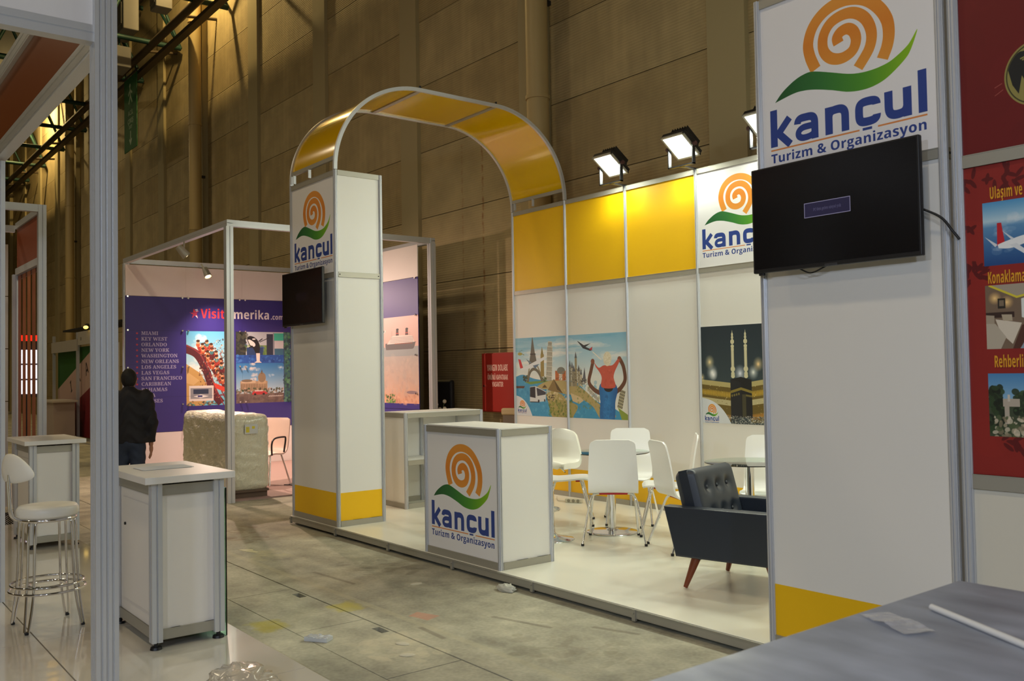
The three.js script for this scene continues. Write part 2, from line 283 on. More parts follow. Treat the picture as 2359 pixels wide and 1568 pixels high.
// night view of a lit courtyard with two minarets, 0.97 m x 0.96 m shown
const nightTex = canvasTex(900, 760, (c, W, H) => {
  const X = (u) => u * W * 0.77, Y = (v) => v * H;
  const g = c.createLinearGradient(0, 0, 0, Y(0.6)); g.addColorStop(0, '#22303a'); g.addColorStop(1, '#35444a'); c.fillStyle = g; c.fillRect(0, 0, W, H);
  // arcade
  const arc = (x0, x1, ya, yb) => {
    poly(c, [[X(x0), Y(ya)], [X(x1), Y(yb)], [X(x1), Y(0.98)], [X(x0), Y(0.98)]], '#6d5a22');
    poly(c, [[X(x0), Y(ya)], [X(x1), Y(yb)], [X(x1), Y(yb + 0.05)], [X(x0), Y(ya + 0.05)]], '#b9ab72');
    const n = Math.round((x1 - x0) * 55);
    for (let r = 0; r < 2; r++) for (let i = 0; i < n; i++) { const x = x0 + (x1 - x0) * (i + 0.5) / n, y = ya + (yb - ya) * (i + 0.5) / n + 0.09 + r * 0.15 + (r ? 0.08 : 0); blob(c, X(x), Y(y + 0.035), 4.5, 24, r ? '#c58a3a' : '#d2ae3c', 0.9); }
    poly(c, [[X(x0), Y(ya + 0.18)], [X(x1), Y(yb + 0.18)], [X(x1), Y(yb + 0.235)], [X(x0), Y(ya + 0.235)]], '#bdb287');
  };
  arc(0, 0.48, 0.55, 0.585); arc(0.8, 1.3, 0.575, 0.52);
  speckle(c, 0, Y(0.6), W, Y(0.3), 190, ['#f3e6a0', '#fff4c8', '#a5761e', '#5e4312'], 1, 5, 0.6);
  for (const [u, v, r, a] of [[1.12, 0.47, 60, '#f2f4f0'], [0.14, 0.37, 60, '#ffe9b0'], [0.18, 0.48, 70, '#f2f4f0'], [0.2, 0.5, 50, '#ffffff'], [0.64, 0.49, 72, '#eef2ff'], [0.85, 0.48, 60, '#f2f4f0'], [0.93, 0.4, 60, '#ffdca0'], [0.0, 0.53, 40, '#ffe9b0']]) { const k = c.createRadialGradient(X(u), Y(v), 2, X(u), Y(v), r); k.addColorStop(0, a); k.addColorStop(0.35, a + '88'); k.addColorStop(1, a + '00'); c.fillStyle = k; c.fillRect(X(u) - r, Y(v) - r, 2 * r, 2 * r); }
  for (const u of [0.525, 0.735]) {
    c.fillStyle = '#c3bd96'; c.fillRect(X(u) - 16, Y(0.22), 32, Y(0.22)); c.fillStyle = '#d8d3b4'; c.fillRect(X(u) - 8, Y(0.22), 12, Y(0.22));
    for (const [v, w, h] of [[0.08, 14, 0.03], [0.11, 18, 0.03], [0.145, 34, 0.045], [0.2, 30, 0.025], [0.23, 24, 0.03], [0.42, 42, 0.05], [0.47, 32, 0.05], [0.5, 36, 0.035]]) { c.fillStyle = '#d6d0ab'; c.beginPath(); c.ellipse(X(u), Y(v + h / 2), w / 2 + 4, Y(h) / 2 + 3, 0, 0, 7); c.fill(); }
    poly(c, [[X(u) - 5, Y(0.085)], [X(u), Y(0.045)], [X(u) + 5, Y(0.085)]], '#d6d0ab');
  }
  // draped cube
  poly(c, [[X(0.48), Y(0.55)], [X(0.65), Y(0.525)], [X(0.82), Y(0.555)], [X(0.825), Y(0.935)], [X(0.48), Y(0.93)]], '#17181b'); poly(c, [[X(0.48), Y(0.55)], [X(0.65), Y(0.58)], [X(0.65), Y(0.93)], [X(0.48), Y(0.93)]], '#1e2024');
  poly(c, [[X(0.48), Y(0.665)], [X(0.65), Y(0.63)], [X(0.825), Y(0.665)], [X(0.825), Y(0.692)], [X(0.65), Y(0.657)], [X(0.48), Y(0.692)]], '#8a7a34'); poly(c, [[X(0.72), Y(0.7)], [X(0.82), Y(0.71)], [X(0.82), Y(0.73)], [X(0.72), Y(0.72)]], '#6d6230'); c.fillStyle = '#45422c'; c.fillRect(X(0.665), Y(0.7), 42, Y(0.225)); for (let i = 0; i < 4; i++) blob(c, X(0.505 + i * 0.036), Y(0.715 - i * 0.006), 9, 10, '#7d7038');
  speckle(c, X(0.3), Y(0.92), X(1.0), Y(0.08), 1300, ['#8b8c86', '#d6d4c8', '#3e4040', '#aaa89c', '#222426'], 1.5, 5, 0.9);
  cornerLogo(c, 0, Y(0.74), X(0.48), Y(0.26), 190);
});
// screen of the television
const screenTex = canvasTex(930, 540, (c, W, H) => {
  c.fillStyle = '#040406'; c.fillRect(0, 0, W, H);
  c.fillStyle = '#232038'; c.fillRect(320, 226, 262, 74); c.strokeStyle = '#8b86a0'; c.lineWidth = 3; c.strokeRect(320, 226, 262, 74);
  c.fillStyle = '#5d5a74'; fitText(c, "PC'den gelen sinyal yok", 372, 532, 270, 19, '', 'serif');
});
const screenFaintTex = canvasTex(930, 540, (c, W, H) => {
  c.fillStyle = '#030304'; c.fillRect(0, 0, W, H);
  c.fillStyle = '#0b0a12'; c.fillRect(340, 226, 262, 74); c.strokeStyle = '#15141c'; c.lineWidth = 2; c.strokeRect(340, 226, 262, 74);
});
// blue stand: list of places, title and photographs
const BLUE = '#33297a';
const listTex = canvasTex(480, 1120, (c, W, H) => {       // 0.96 m x 2.24 m, y 2.89 .. 0.65
  c.fillStyle = BLUE; c.fillRect(0, 0, W, H);
  const names = ['MIAMI', 'KEY WEST', 'ORLANDO', 'NEW YORK', 'WASHINGTON', 'NEW ORLEANS', 'LOS ANGELES', 'LAS VEGAS', 'SAN FRANCISCO', 'CARIBBEAN', 'BAHAMAS', 'CUBA', 'CRUISES'];
  c.font = 'bold 39px serif'; c.textBaseline = 'alphabetic';
  names.forEach((n, i) => { const y = 318 + i * 46.4; c.fillStyle = '#a9a4c4'; c.fillText(n, 120, y); c.fillStyle = '#b8323c'; c.save(); c.translate(88, y - 13); c.beginPath(); for (let k = 0; k < 10; k++) { const a = k * Math.PI / 5 - 1.57, r = k % 2 ? 5 : 12; c.lineTo(Math.cos(a) * r, Math.sin(a) * r); } c.fill(); c.restore(); });
  c.fillStyle = 'rgba(20,14,60,0.5)'; c.fillRect(0, 280, W, 2); c.fillRect(0, 560, W, 2); c.fillRect(0, 830, W, 2);
});
const pictures = document.createElement('canvas'); pictures.width = 980; pictures.height = 1120;
{
  const c = pictures.getContext('2d'), W = 980, H = 1120;
  c.fillStyle = BLUE; c.fillRect(0, 0, W, H);
  // title
  c.save(); c.translate(72, 132); c.rotate(-0.15); c.fillStyle = '#d2343c'; c.beginPath(); for (let k = 0; k < 10; k++) { const a = k * Math.PI / 5 - 1.57, r = k % 2 ? 17 : 44; c.lineTo(Math.cos(a) * r, Math.sin(a) * r); } c.fill(); c.strokeStyle = BLUE; c.lineWidth = 5; for (let k = 0; k < 3; k++) { c.beginPath(); c.moveTo(-40, -6 + k * 14); c.bezierCurveTo(-10, -22 + k * 14, 10, 6 + k * 14, 36, -10 + k * 14); c.stroke(); } c.fillStyle = '#e8e4f0'; c.fillRect(10, -34, 22, 7); c.fillRect(14, -22, 20, 6); poly(c, [[4, 22], [22, 46], [16, 18]], '#e8e4f0'); c.restore();
  c.fillStyle = '#cf343e'; fitText(c, 'Visit', 124, 336, 170, 112, 'bold');
  c.fillStyle = '#e9e2e6'; fitText(c, 'Amerika', 346, 746, 170, 108, 'bold'); c.fillStyle = '#e0d8dc'; fitText(c, '.com', 754, 880, 170, 64, 'bold');
  // roller coaster
  c.save(); c.beginPath(); c.rect(0, 282, 395, 632); c.clip();
  let g = c.createLinearGradient(0, 282, 0, 914); g.addColorStop(0, '#58a8d0'); g.addColorStop(0.5, '#b9dbe6'); g.addColorStop(1, '#5fb4cf'); c.fillStyle = g; c.fillRect(0, 282, 395, 632);
  clouds(c, 0, 282, 395, 400, 12, '#f5efe8', 0.2);
  poly(c, [[0, 560], [120, 640], [210, 800], [150, 914], [0, 914]], '#c09a5c'); poly(c, [[0, 620], [110, 700], [60, 740], [0, 720]], '#cfac74'); poly(c, [[30, 760], [140, 740], [180, 800], [60, 850]], '#a07c42');
  c.strokeStyle = '#54202a'; c.lineWidth = 66; smooth(c, [[-20, 430], [90, 480], [170, 620], [230, 800], [300, 900]]); c.stroke(); c.strokeStyle = '#83343c'; c.lineWidth = 12; smooth(c, [[0, 400], [110, 470], [200, 640], [260, 820]]); c.stroke();
  for (let i = 0; i < 7; i++) { const x = 150 + i * 42, y = 400 + i * 64; poly(c, [[x - 60, y + 20], [x + 50, y - 10], [x + 70, y + 40], [x - 30, y + 80]], i % 2 ? '#5e2028' : '#a2382f'); for (let k = 0; k < 4; k++) { const px = x - 50 + k * 38, py = y - 26 + (k % 2) * 26; blob(c, px, py + 24, 17, 20, ['#b85a36', '#c8763c', '#3e7d84', '#a83c34'][k]); blob(c, px, py, 15, 17, '#d09a74'); blob(c, px, py - 9, 15, 11, '#43281c'); } }
  speckle(c, 110, 350, 285, 500, 420, ['#4a241c', '#c09070', '#b8683a', '#2a2c34', '#8e2c30', '#d8bc9c', '#3a2420', '#6a3a2a'], 3, 10, 0.65);
  poly(c, [[230, 720], [395, 790], [395, 830], [250, 770]], '#d64434'); c.strokeStyle = '#8a2c34'; c.lineWidth = 9; c.beginPath(); c.moveTo(250, 770); c.lineTo(320, 914); c.moveTo(300, 790); c.lineTo(360, 914); c.moveTo(262, 830); c.lineTo(330, 830); c.stroke();
  c.fillStyle = '#d7cfca'; c.fillRect(22, 745, 210, 130); c.fillStyle = '#8a8c94'; c.fillRect(34, 765, 185, 90); c.fillStyle = '#2a3550'; c.fillRect(58, 775, 130, 40); c.fillStyle = '#cfd0d4'; poly(c, [[60, 835], [120, 818], [190, 835], [120, 850]], '#e2e0e0'); c.fillStyle = '#3a3f7a'; c.fillRect(95, 826, 40, 16);
  speckle(c, 0, 880, 260, 34, 60, ['#7a5a3a', '#3a8a8a', '#2a3a44', '#c09a6a'], 4, 12, 0.8);
  c.restore();
  // leaping whale
  c.save(); c.beginPath(); c.rect(432, 282, 444, 272); c.clip(); c.fillStyle = '#b7bcc4'; c.fillRect(432, 282, 444, 272); c.fillStyle = '#2b3032'; c.fillRect(432, 282, 90, 210); speckle(c, 432, 282, 100, 210, 70, ['#1e2422', '#3a4236', '#4a4a3c'], 6, 18, 0.7); c.fillStyle = '#6d8a4c'; c.fillRect(640, 400, 90, 90); speckle(c, 520, 390, 210, 90, 60, ['#4f7438', '#87a04a', '#3f5c9a'], 5, 16, 0.6);
  c.fillStyle = '#27406e'; c.fillRect(530, 420, 150, 70); c.fillStyle = '#2a3145'; c.fillRect(715, 300, 60, 190); c.fillStyle = '#8d8f9a'; c.fillRect(775, 290, 14, 200); c.fillStyle = '#35b096'; c.fillRect(786, 292, 90, 66); c.fillStyle = '#c9c6cc'; c.fillRect(790, 364, 86, 60); c.fillStyle = '#3a6a86'; c.fillRect(790, 430, 86, 60);
  c.fillStyle = '#2552a2'; c.fillRect(432, 486, 444, 70); speckle(c, 432, 490, 444, 60, 60, ['#1b3f86', '#4f86cc', '#2f66b4'], 5, 16, 0.6);
  c.fillStyle = '#17191f'; smooth(c, [[536, 330], [562, 318], [606, 332], [640, 372], [652, 430], [640, 486], [618, 480], [590, 430], [556, 400], [536, 356]], true); c.fill(); c.fillStyle = '#e8dfdc'; smooth(c, [[540, 352], [562, 352], [600, 376], [610, 400], [592, 414], [560, 396]], true); c.fill(); blob(c, 596, 346, 16, 6, '#ece6e4'); c.strokeStyle = '#1e222a'; c.lineWidth = 9; c.beginPath(); c.moveTo(640, 366); c.lineTo(676, 342); c.stroke(); c.lineWidth = 6; c.beginPath(); c.moveTo(650, 372); c.lineTo(740, 332); c.stroke();
  poly(c, [[536, 424], [580, 402], [600, 420]], '#20242c'); poly(c, [[616, 470], [652, 470], [650, 540], [668, 554], [598, 554], [620, 540]], '#e4d4cc'); c.restore();
  // domed building and red car
  c.save(); c.beginPath(); c.rect(432, 556, 444, 352); c.clip(); g = c.createLinearGradient(0, 556, 0, 830); g.addColorStop(0, '#2f74b4'); g.addColorStop(1, '#b8cbd6'); c.fillStyle = g; c.fillRect(432, 556, 444, 352); clouds(c, 432, 560, 190, 150, 6, '#f2dcd2', 0.3); clouds(c, 700, 570, 170, 120, 3, '#dfe6ee', 0.15);
  c.fillStyle = '#a98f74'; c.fillRect(470, 716, 250, 90); c.fillStyle = '#c6ad90'; c.fillRect(480, 710, 130, 22); blob(c, 530, 712, 50, 12, '#7c6c5a'); c.fillStyle = '#b99c7c'; c.fillRect(634, 690, 70, 70); blob(c, 668, 684, 36, 44, '#8a765e'); c.fillStyle = '#6e5e4c'; c.fillRect(660, 630, 14, 24); poly(c, [[662, 634], [668, 612], [674, 634]], '#4f4438'); c.fillStyle = '#6b5843'; for (let i = 0; i < 16; i++) c.fillRect(476 + i * 15, 740, 6, 56);
  speckle(c, 432, 780, 444, 50, 160, ['#4a4a3a', '#2f4a34', '#8a6c54', '#c0a48c', '#3a2c28'], 4, 13, 0.7); c.fillStyle = '#6e5c56'; c.fillRect(432, 826, 444, 90); speckle(c, 432, 830, 444, 80, 60, ['#5a4a48', '#837068', '#4a3c3e'], 8, 40, 0.3); c.fillStyle = '#d6d2d0'; for (let i = 0; i < 7; i++) poly(c, [[742 + i * 20, 846], [752 + i * 20, 846], [738 + i * 18, 856], [726 + i * 18, 856]], '#cfcac6');
  smooth(c, [[576, 828], [582, 812], [606, 800], [650, 798], [690, 806], [712, 816], [710, 832], [580, 836]], true); c.fillStyle = '#b03438'; c.fill(); c.fillStyle = '#d8c8c4'; c.fillRect(600, 798, 76, 9); blob(c, 604, 832, 11, 9, '#1c1a1c'); blob(c, 684, 830, 11, 9, '#1c1a1c'); c.restore();
  c.fillStyle = '#3c6a64'; c.fillRect(880, 282, 60, 626); speckle(c, 880, 282, 80, 626, 180, ['#2c4a52', '#4f8a5a', '#274a6e', '#6a9a7a', '#1f2f3c'], 5, 18, 0.6);
  c.fillStyle = 'rgba(20,14,60,0.4)'; c.fillRect(0, 280, W, 2); c.fillRect(0, 830, 400, 2);
}
const pictureTex = [0, 1].map((i) => canvasTex(490, 1120, (c) => c.drawImage(pictures, -490 * i, 0)));
const shipTex = canvasTex(500, 960, (c, W, H) => {        // 1 m x 1.92 m, y 2.95 .. 1.03
  c.fillStyle = BLUE; c.fillRect(0, 0, W, H);
  c.fillStyle = '#c9a9a6'; c.fillRect(0, 275, W, 160); let g = c.createLinearGradient(0, 275, 0, 500); g.addColorStop(0, '#d6b4b0'); g.addColorStop(1, '#caa39a'); c.fillStyle = g; c.fillRect(0, 275, W, 230);
  c.fillStyle = '#8f9497'; c.fillRect(0, 500, W, 90); g = c.createLinearGradient(0, 570, 0, 920); g.addColorStop(0, '#a59c98'); g.addColorStop(0.6, '#bb9d8e'); g.addColorStop(1, '#d09a80'); c.fillStyle = g; c.fillRect(0, 570, W, 350);
  speckle(c, 0, 570, W, 300, 200, ['#b0a6a2', '#958c8a', '#c8aea0'], 4, 30, 0.16);
  smooth(c, [[70, 520], [60, 480], [100, 470], [440, 468], [460, 476], [440, 512], [420, 520]], true); c.fillStyle = '#5f5a5c'; c.fill(); smooth(c, [[80, 478], [130, 440], [170, 415], [400, 420], [430, 440], [450, 470]], true); c.fillStyle = '#d0c3be'; c.fill(); c.fillStyle = '#8a8084'; for (let r = 0; r < 4; r++) for (let i = 0; i < 22; i++) c.fillRect(130 + i * 14, 428 + r * 11, 8, 5);
  c.fillStyle = '#a2503a'; for (let i = 0; i < 10; i++) c.fillRect(190 + i * 24, 474, 14, 6); for (const x of [205, 330]) { poly(c, [[x, 415], [x + 6, 370], [x + 34, 370], [x + 40, 415]], '#3c2c30'); c.fillStyle = '#b0463c'; c.fillRect(x + 4, 395, 32, 8); blob(c, x + 22, 370, 18, 8, '#1e1c22'); }
  c.strokeStyle = '#8a7a78'; c.lineWidth = 3; c.beginPath(); c.moveTo(150, 440); c.lineTo(150, 380); c.moveTo(390, 420); c.lineTo(390, 390); c.stroke();
  poly(c, [[0, 420], [40, 370], [50, 380], [10, 440]], '#1f2430'); poly(c, [[20, 410], [60, 366], [64, 376]], '#e8dcd8');
  blob(c, 410, 838, 70, 12, '#6a5f70', 0.7); speckle(c, 0, 850, W, 70, 60, ['#c58e70', '#e0ac90', '#a8745e'], 6, 26, 0.35); speckle(c, 60, 855, 130, 80, 60, ['#3f6a34', '#5d8a40', '#2c4a2c', '#6f9a4a'], 3, 12, 0.8);
  c.fillStyle = BLUE; c.beginPath(); c.moveTo(0, 930); c.bezierCurveTo(150, 905, 300, 940, 500, 945); c.lineTo(500, 960); c.lineTo(0, 960); c.fill();
});
// red neighbour
const redTopTex = canvasTex(960, 930, (c, W, H) => {
  c.fillStyle = '#6c1216'; c.fillRect(0, 0, W, H); 
  speckle(c, 0, 0, W, H, 60, ['#641016', '#741618'], 30, 110, 0.25);
  c.save(); c.translate(320, 655); c.scale(1, 1);
  blob(c, 0, 0, 200, 128, '#7d1416', 0);
  c.beginPath(); c.arc(0, 0, 128, 0, 7); c.fillStyle = '#938a4c'; c.fill(); c.beginPath(); c.arc(0, 0, 118, 0, 7); c.lineWidth = 5; c.strokeStyle = '#3c3a22'; c.stroke();
  c.beginPath(); c.arc(0, 0, 115, 0, 7); c.clip(); c.fillStyle = '#1a1c20';
  poly(c, [[-120, -70], [-60, -95], [60, -90], [128, -40], [128, 128], [20, 128], [-30, 60], [0, 10], [-20, 20], [-40, 30], [-55, 0], [-70, 70], [-95, 30]], '#1c1e20');
  c.strokeStyle = '#938a4c'; c.lineWidth = 6; for (let i = 0; i < 6; i++) { c.beginPath(); c.moveTo(-60 + i * 8, -66 + i * 6); c.bezierCurveTo(0, -84 + i * 10, 50, -60 + i * 14, 80, 0 + i * 16); c.stroke(); } for (let i = 0; i < 7; i++) { c.lineWidth = 4; c.beginPath(); c.moveTo(40, 60 + i * 10); c.bezierCurveTo(60, 40 + i * 10, 90, 50 + i * 10, 128, 36 + i * 10); c.stroke(); }
  c.restore();
  c.save(); c.translate(320, 655); c.fillStyle = '#d8d6c0'; c.font = 'bold 34px sans-serif'; c.textAlign = 'center'; '2018'.split('').forEach((d, i) => { c.save(); c.rotate(-0.28 + i * 0.24); c.fillText(d, 0, -92); c.restore(); }); c.restore();
  c.strokeStyle = '#a0524a'; c.lineWidth = 3; c.beginPath(); c.moveTo(150, 680); c.lineTo(182, 668); c.moveTo(150, 712); c.lineTo(186, 694); c.stroke();
});
const redListTex = canvasTex(960, 1367, (c, W, H) => {     // 0.96 m x 1.367 m, y 2.447 .. 1.08
  c.fillStyle = '#8e2521'; c.fillRect(0, 0, W, H);
  speckle(c, 0, 0, W, H, 30, ['#84201e', '#982822', '#8c2320'], 60, 180, 0.25);
  const leaf = (x, y, r, n) => { c.save(); c.globalAlpha = 0.75; for (let i = 0; i < n; i++) { c.save(); c.translate(x + (rnd() - 0.5) * r * 2, y + (rnd() - 0.5) * r * 2); c.rotate(rnd() * 3); blob(c, 0, 0, 26, 9, '#5e1216'); c.restore(); } c.restore(); };
  leaf(30, 60, 40, 5); leaf(190, 60, 60, 12); leaf(40, 480, 46, 14); leaf(150, 20, 50, 4); leaf(180, 1230, 40, 8); leaf(20, 280, 14, 3);
  const head = (t, x, y, w) => { c.save(); c.globalAlpha = 0.7; c.fillStyle = '#5a1014'; fitText(c, t, x + 3, x + w + 3, y + 4, 76); c.restore(); c.fillStyle = '#dfa426'; fitText(c, t, x, x + w, y, 72); };
  head('Ulaşım ve Transfer', 112, 154, 268); head('Konaklama', 92, 526, 160); head('Rehberlik', 108, 894, 142);
  const pic = (y, h, f) => { c.save(); c.beginPath(); c.rect(80, y, 300, h); c.clip(); c.translate(80, y); f(300, h); c.restore(); };
  pic(168, 280, (w, h) => { let g = c.createLinearGradient(0, 0, 0, h); g.addColorStop(0, '#4f97cc'); g.addColorStop(0.3, '#b7d4e4'); g.addColorStop(0.4, '#5c8fbc'); g.addColorStop(1, '#1f4a86'); c.fillStyle = g; c.fillRect(0, 0, w, h); clouds(c, 0, 60, w, 200, 8, '#dfe8f0', 0.12); poly(c, [[6, 150], [60, 190], [50, 200]], '#d8dce2'); poly(c, [[60, 95], [78, 95], [92, 190], [58, 196]], '#c2242e'); smooth(c, [[60, 190], [90, 180], [170, 160], [200, 166], [196, 186], [120, 210], [64, 206]], true); c.fillStyle = '#eef0f2'; c.fill(); poly(c, [[110, 196], [140, 192], [230, 270], [218, 276]], '#dfe3e8'); poly(c, [[80, 130], [130, 170], [120, 176]], '#d4dae2'); });
  pic(534, 280, (w, h) => { c.fillStyle = '#7a6654'; c.fillRect(0, 0, w, h); poly(c, [[20, 0], [w, 0], [w, 30], [130, 60]], '#a89c8c'); c.strokeStyle = '#d8c83c'; c.lineWidth = 9; c.beginPath(); c.moveTo(16, 0); c.lineTo(132, 58); c.lineTo(300, 20); c.stroke(); for (const [x, y] of [[40, 58], [90, 78]]) { const k = c.createRadialGradient(x, y, 1, x, y, 30); k.addColorStop(0, '#ffd890'); k.addColorStop(1, 'rgba(255,200,120,0)'); c.fillStyle = k; c.fillRect(x - 30, y - 30, 60, 60); } c.fillStyle = '#2a2622'; c.fillRect(52, 60, 32, 44); c.fillStyle = '#80705c'; c.fillRect(58, 68, 20, 26); c.fillStyle = '#3c2a24'; c.fillRect(0, 120, 120, 24); poly(c, [[150, 66], [190, 56], [190, 160], [150, 146]], '#dfe2de'); poly(c, [[40, 150], [150, 170], [110, 260], [60, 210]], '#d8cdbb'); poly(c, [[0, 160], [40, 170], [84, 230], [60, 280], [0, 280]], '#b9ae9c'); poly(c, [[66, 130], [110, 132], [112, 160], [72, 158]], '#b7a890'); poly(c, [[0, 130], [36, 134], [36, 170], [0, 168]], '#a89a86'); poly(c, [[150, 180], [300, 130], [300, 280], [110, 280]], '#54342a'); poly(c, [[170, 230], [230, 190], [210, 280], [140, 280]], '#8fa2b2'); });
  pic(921, 275, (w, h) => { let g = c.createLinearGradient(0, 0, 0, 150); g.addColorStop(0, '#4a86bc'); g.addColorStop(1, '#9cc0d8'); c.fillStyle = g; c.fillRect(0, 0, w, h); c.fillStyle = '#3e4a36'; c.fillRect(0, 130, w, 150); speckle(c, 0, 60, 60, 200, 90, ['#22301f', '#31452a', '#1b241a'], 6, 20, 0.9); speckle(c, 110, 80, 190, 90, 110, ['#2b3a28', '#3c5334', '#1f2a1e'], 6, 20, 0.9); c.fillStyle = '#b7ab9c'; c.fillRect(60, 110, 70, 34); c.fillRect(66, 140, 20, 80); c.fillStyle = '#cfc6ba'; c.fillRect(80, 92, 10, 30); speckle(c, 20, 190, 200, 90, 90, ['#b3a58c', '#8c8068', '#4f5d3c', '#d6c8b0'], 4, 16, 0.8); });
});
const iranTex = canvasTex(1024, 388, (c, W, H) => {       // 6.2 m x 2.35 m, X -19.4 .. -13.2
  const Q = (x, y) => [(x + 19.4) * 165, (2.375 - y) * 165];
  c.fillStyle = '#c9a9a0'; c.fillRect(0, 0, W, H);
  poly(c, [Q(-19.4, 2.4), Q(-15.1, 2.4), Q(-19.4, 1.25)], '#1f5a1c'); poly(c, [Q(-19.4, 0.6), Q(-17.5, 0.87), Q(-15.5, 1.39), Q(-13.2, 2.0), Q(-13.2, 0), Q(-19.4, 0)], '#7a1420');
  c.fillStyle = '#2a1c1e'; c.font = 'bold 74px sans-serif'; [['I', -17.85, 1.15], ['R', -17.0, 1.38], ['A', -16.2, 1.6], ['N', -15.5, 1.85]].forEach(([l, x, y]) => { c.save(); c.translate(...Q(x, y)); c.rotate(-0.4); c.fillText(l, 0, 0); c.restore(); });
});
const fasciaTex = canvasTex(512, 96, (c, W, H) => { c.fillStyle = '#b9b3a8'; c.fillRect(0, 0, W, H); c.fillStyle = '#67635a'; for (let i = 0; i < 7; i++) { c.fillRect(212 + i * 26, 30 - (i % 3) * 2, 10, 34); c.fillRect(212 + i * 26, 30 + (i % 2) * 26, 20, 8); } c.fillRect(40, 40, 8, 24); c.fillRect(54, 40, 8, 24); });
const fireTex = canvasTex(600, 690, (c, W, H) => {
  c.fillStyle = '#98281f'; c.fillRect(0, 0, W, H); c.fillStyle = '#e0c4b8';
  fitText(c, 'YANGIN DOLABI', 100, 500, 205, 104); fitText(c, 'ÖNÜNÜ KAPATMAK', 105, 500, 312, 84); fitText(c, 'YASAKTIR', 195, 410, 395, 80);
});
const exitTex = canvasTex(256, 512, (c, W, H) => {
  c.fillStyle = '#0f5a26'; c.fillRect(0, 0, W, H); c.fillStyle = c.strokeStyle = '#9fb4a0'; c.lineWidth = 16; c.lineCap = 'round';
  blob(c, 120, 60, 16, 14, '#9fb4a0'); c.beginPath(); c.moveTo(120, 80); c.lineTo(128, 130); c.lineTo(100, 180); c.moveTo(128, 130); c.lineTo(160, 180); c.moveTo(122, 92); c.lineTo(90, 120); c.moveTo(122, 92); c.lineTo(160, 116); c.stroke();
  c.font = 'bold 46px sans-serif'; c.textAlign = 'center'; c.fillText('ACİL', 130, 268); c.fillText('ÇIKIŞ', 130, 324); c.font = 'bold 30px sans-serif'; c.fillText('EXIT', 130, 362);
  c.beginPath(); c.moveTo(130, 385); c.lineTo(130, 460); c.moveTo(110, 440); c.lineTo(130, 468); c.lineTo(150, 440); c.stroke();
});
// ---------------------------------------------------------------- the hall
const concreteTex = (() => {
  // 12 m x 6 m of the aisle floor: X -4..8, Z -1..5
  const c = document.createElement('canvas'); c.width = 2048; c.height = 1024; const x = c.getContext('2d');
  const low = document.createElement('canvas'); low.width = 1024; low.height = 512; const lx = low.getContext('2d'), img = lx.createImageData(1024, 512);
  for (let j = 0; j < 512; j++) for (let i = 0; i < 1024; i++) {
    const u = i / 85, v = j / 85, a = fbm(u * 0.9, v * 0.9, 1, 4), b = fbm(u * 5, v * 5, 5, 3), s = fbm(u * 1.1, v * 6, 9, 3), k = 1 + a * 0.24 + b * 0.22 + s * 0.14 + (rnd() - 0.5) * 0.12;
    const o = (j * 1024 + i) * 4; img.data[o] = 166 * k; img.data[o + 1] = 162 * k; img.data[o + 2] = 142 * k; img.data[o + 3] = 255;
  }
  lx.putImageData(img, 0, 0); x.drawImage(low, 0, 0, 2048, 1024);
  const X = (m) => (m + 4) * 170.67, Z = (m) => (m + 1) * 170.67;
  x.globalAlpha = 0.45; x.strokeStyle = '#b9b296'; x.lineWidth = 9; x.beginPath(); x.moveTo(X(-4), Z(1.2)); x.lineTo(X(2), Z(1.1)); x.lineTo(X(8), Z(0.99)); x.stroke();
  x.globalAlpha = 0.35; x.strokeStyle = '#5d5444'; x.lineWidth = 6; for (const [a, b, d, e] of [[4.3, 0.62, 4.75, 0.5], [4.9, 0.3, 5.2, 0.2], [4.2, 1.1, 4.5, 1.12], [2.3, 0.9, 2.9, 0.85]]) { x.beginPath(); x.moveTo(X(a), Z(b)); x.lineTo(X(d), Z(e)); x.stroke(); }
  const patch = (m, n, r, col, a) => { x.fillStyle = col; for (let i = 0; i < 60; i++) { x.globalAlpha = a * rnd(); x.beginPath(); x.ellipse(X(m + (rnd() - 0.5) * r * 1.5), Z(n + (rnd() - 0.5) * r), 4 + rnd() * 12, 3 + rnd() * 7, rnd() * 3, 0, 7); x.fill(); } };
  patch(3.46, 1.21, 0.13, '#b0a552', 0.3); patch(3.53, 1.8, 0.14, '#b3a74e', 0.3); patch(4.5, 1.42, 0.35, '#c9c0a4', 0.5); patch(1.4, 0.9, 0.3, '#b8b08e', 0.4); patch(2.5, 0.4, 0.5, '#6e6a58', 0.25); patch(5.1, 0.7, 0.6, '#7b735c', 0.2); patch(0.2, 0.7, 0.7, '#79684f', 0.35); patch(6, 1.6, 0.6, '#8a8064', 0.3);
  x.globalAlpha = 0.7; x.fillStyle = '#c08a72'; x.beginPath(); x.moveTo(X(3.88), Z(0.92)); x.lineTo(X(4.06), Z(0.86)); x.lineTo(X(4.1), Z(0.98)); x.lineTo(X(3.98), Z(1.0)); x.lineTo(X(3.93), Z(1.02)); x.closePath(); x.fill();
  x.globalAlpha = 1;
  const t = new THREE.CanvasTexture(c); t.colorSpace = THREE.SRGBColorSpace; t.wrapS = t.wrapT = THREE.MirroredRepeatWrapping; t.flipY = false; return t;
})();
const concreteBump = dataTex(512, 512, (u, v) => 0.5 + 0.5 * fbm(u * 24, v * 24, 3, 4), false);
concreteBump.repeat.set(8, 4);
const floorMat = std(0xffffff, 0.78, 0, { map: concreteTex, bumpMap: concreteBump, bumpScale: 0.004 });
function floorUV(g) { const p = g.attributes.position, uv = new Float32Array(p.count * 2); for (let i = 0; i < p.count; i++) { uv[2 * i] = (p.getX(i) + 4) / 12; uv[2 * i + 1] = (p.getZ(i) + 1) / 6; } g.setAttribute('uv', new THREE.BufferAttribute(uv, 2)); return g; }
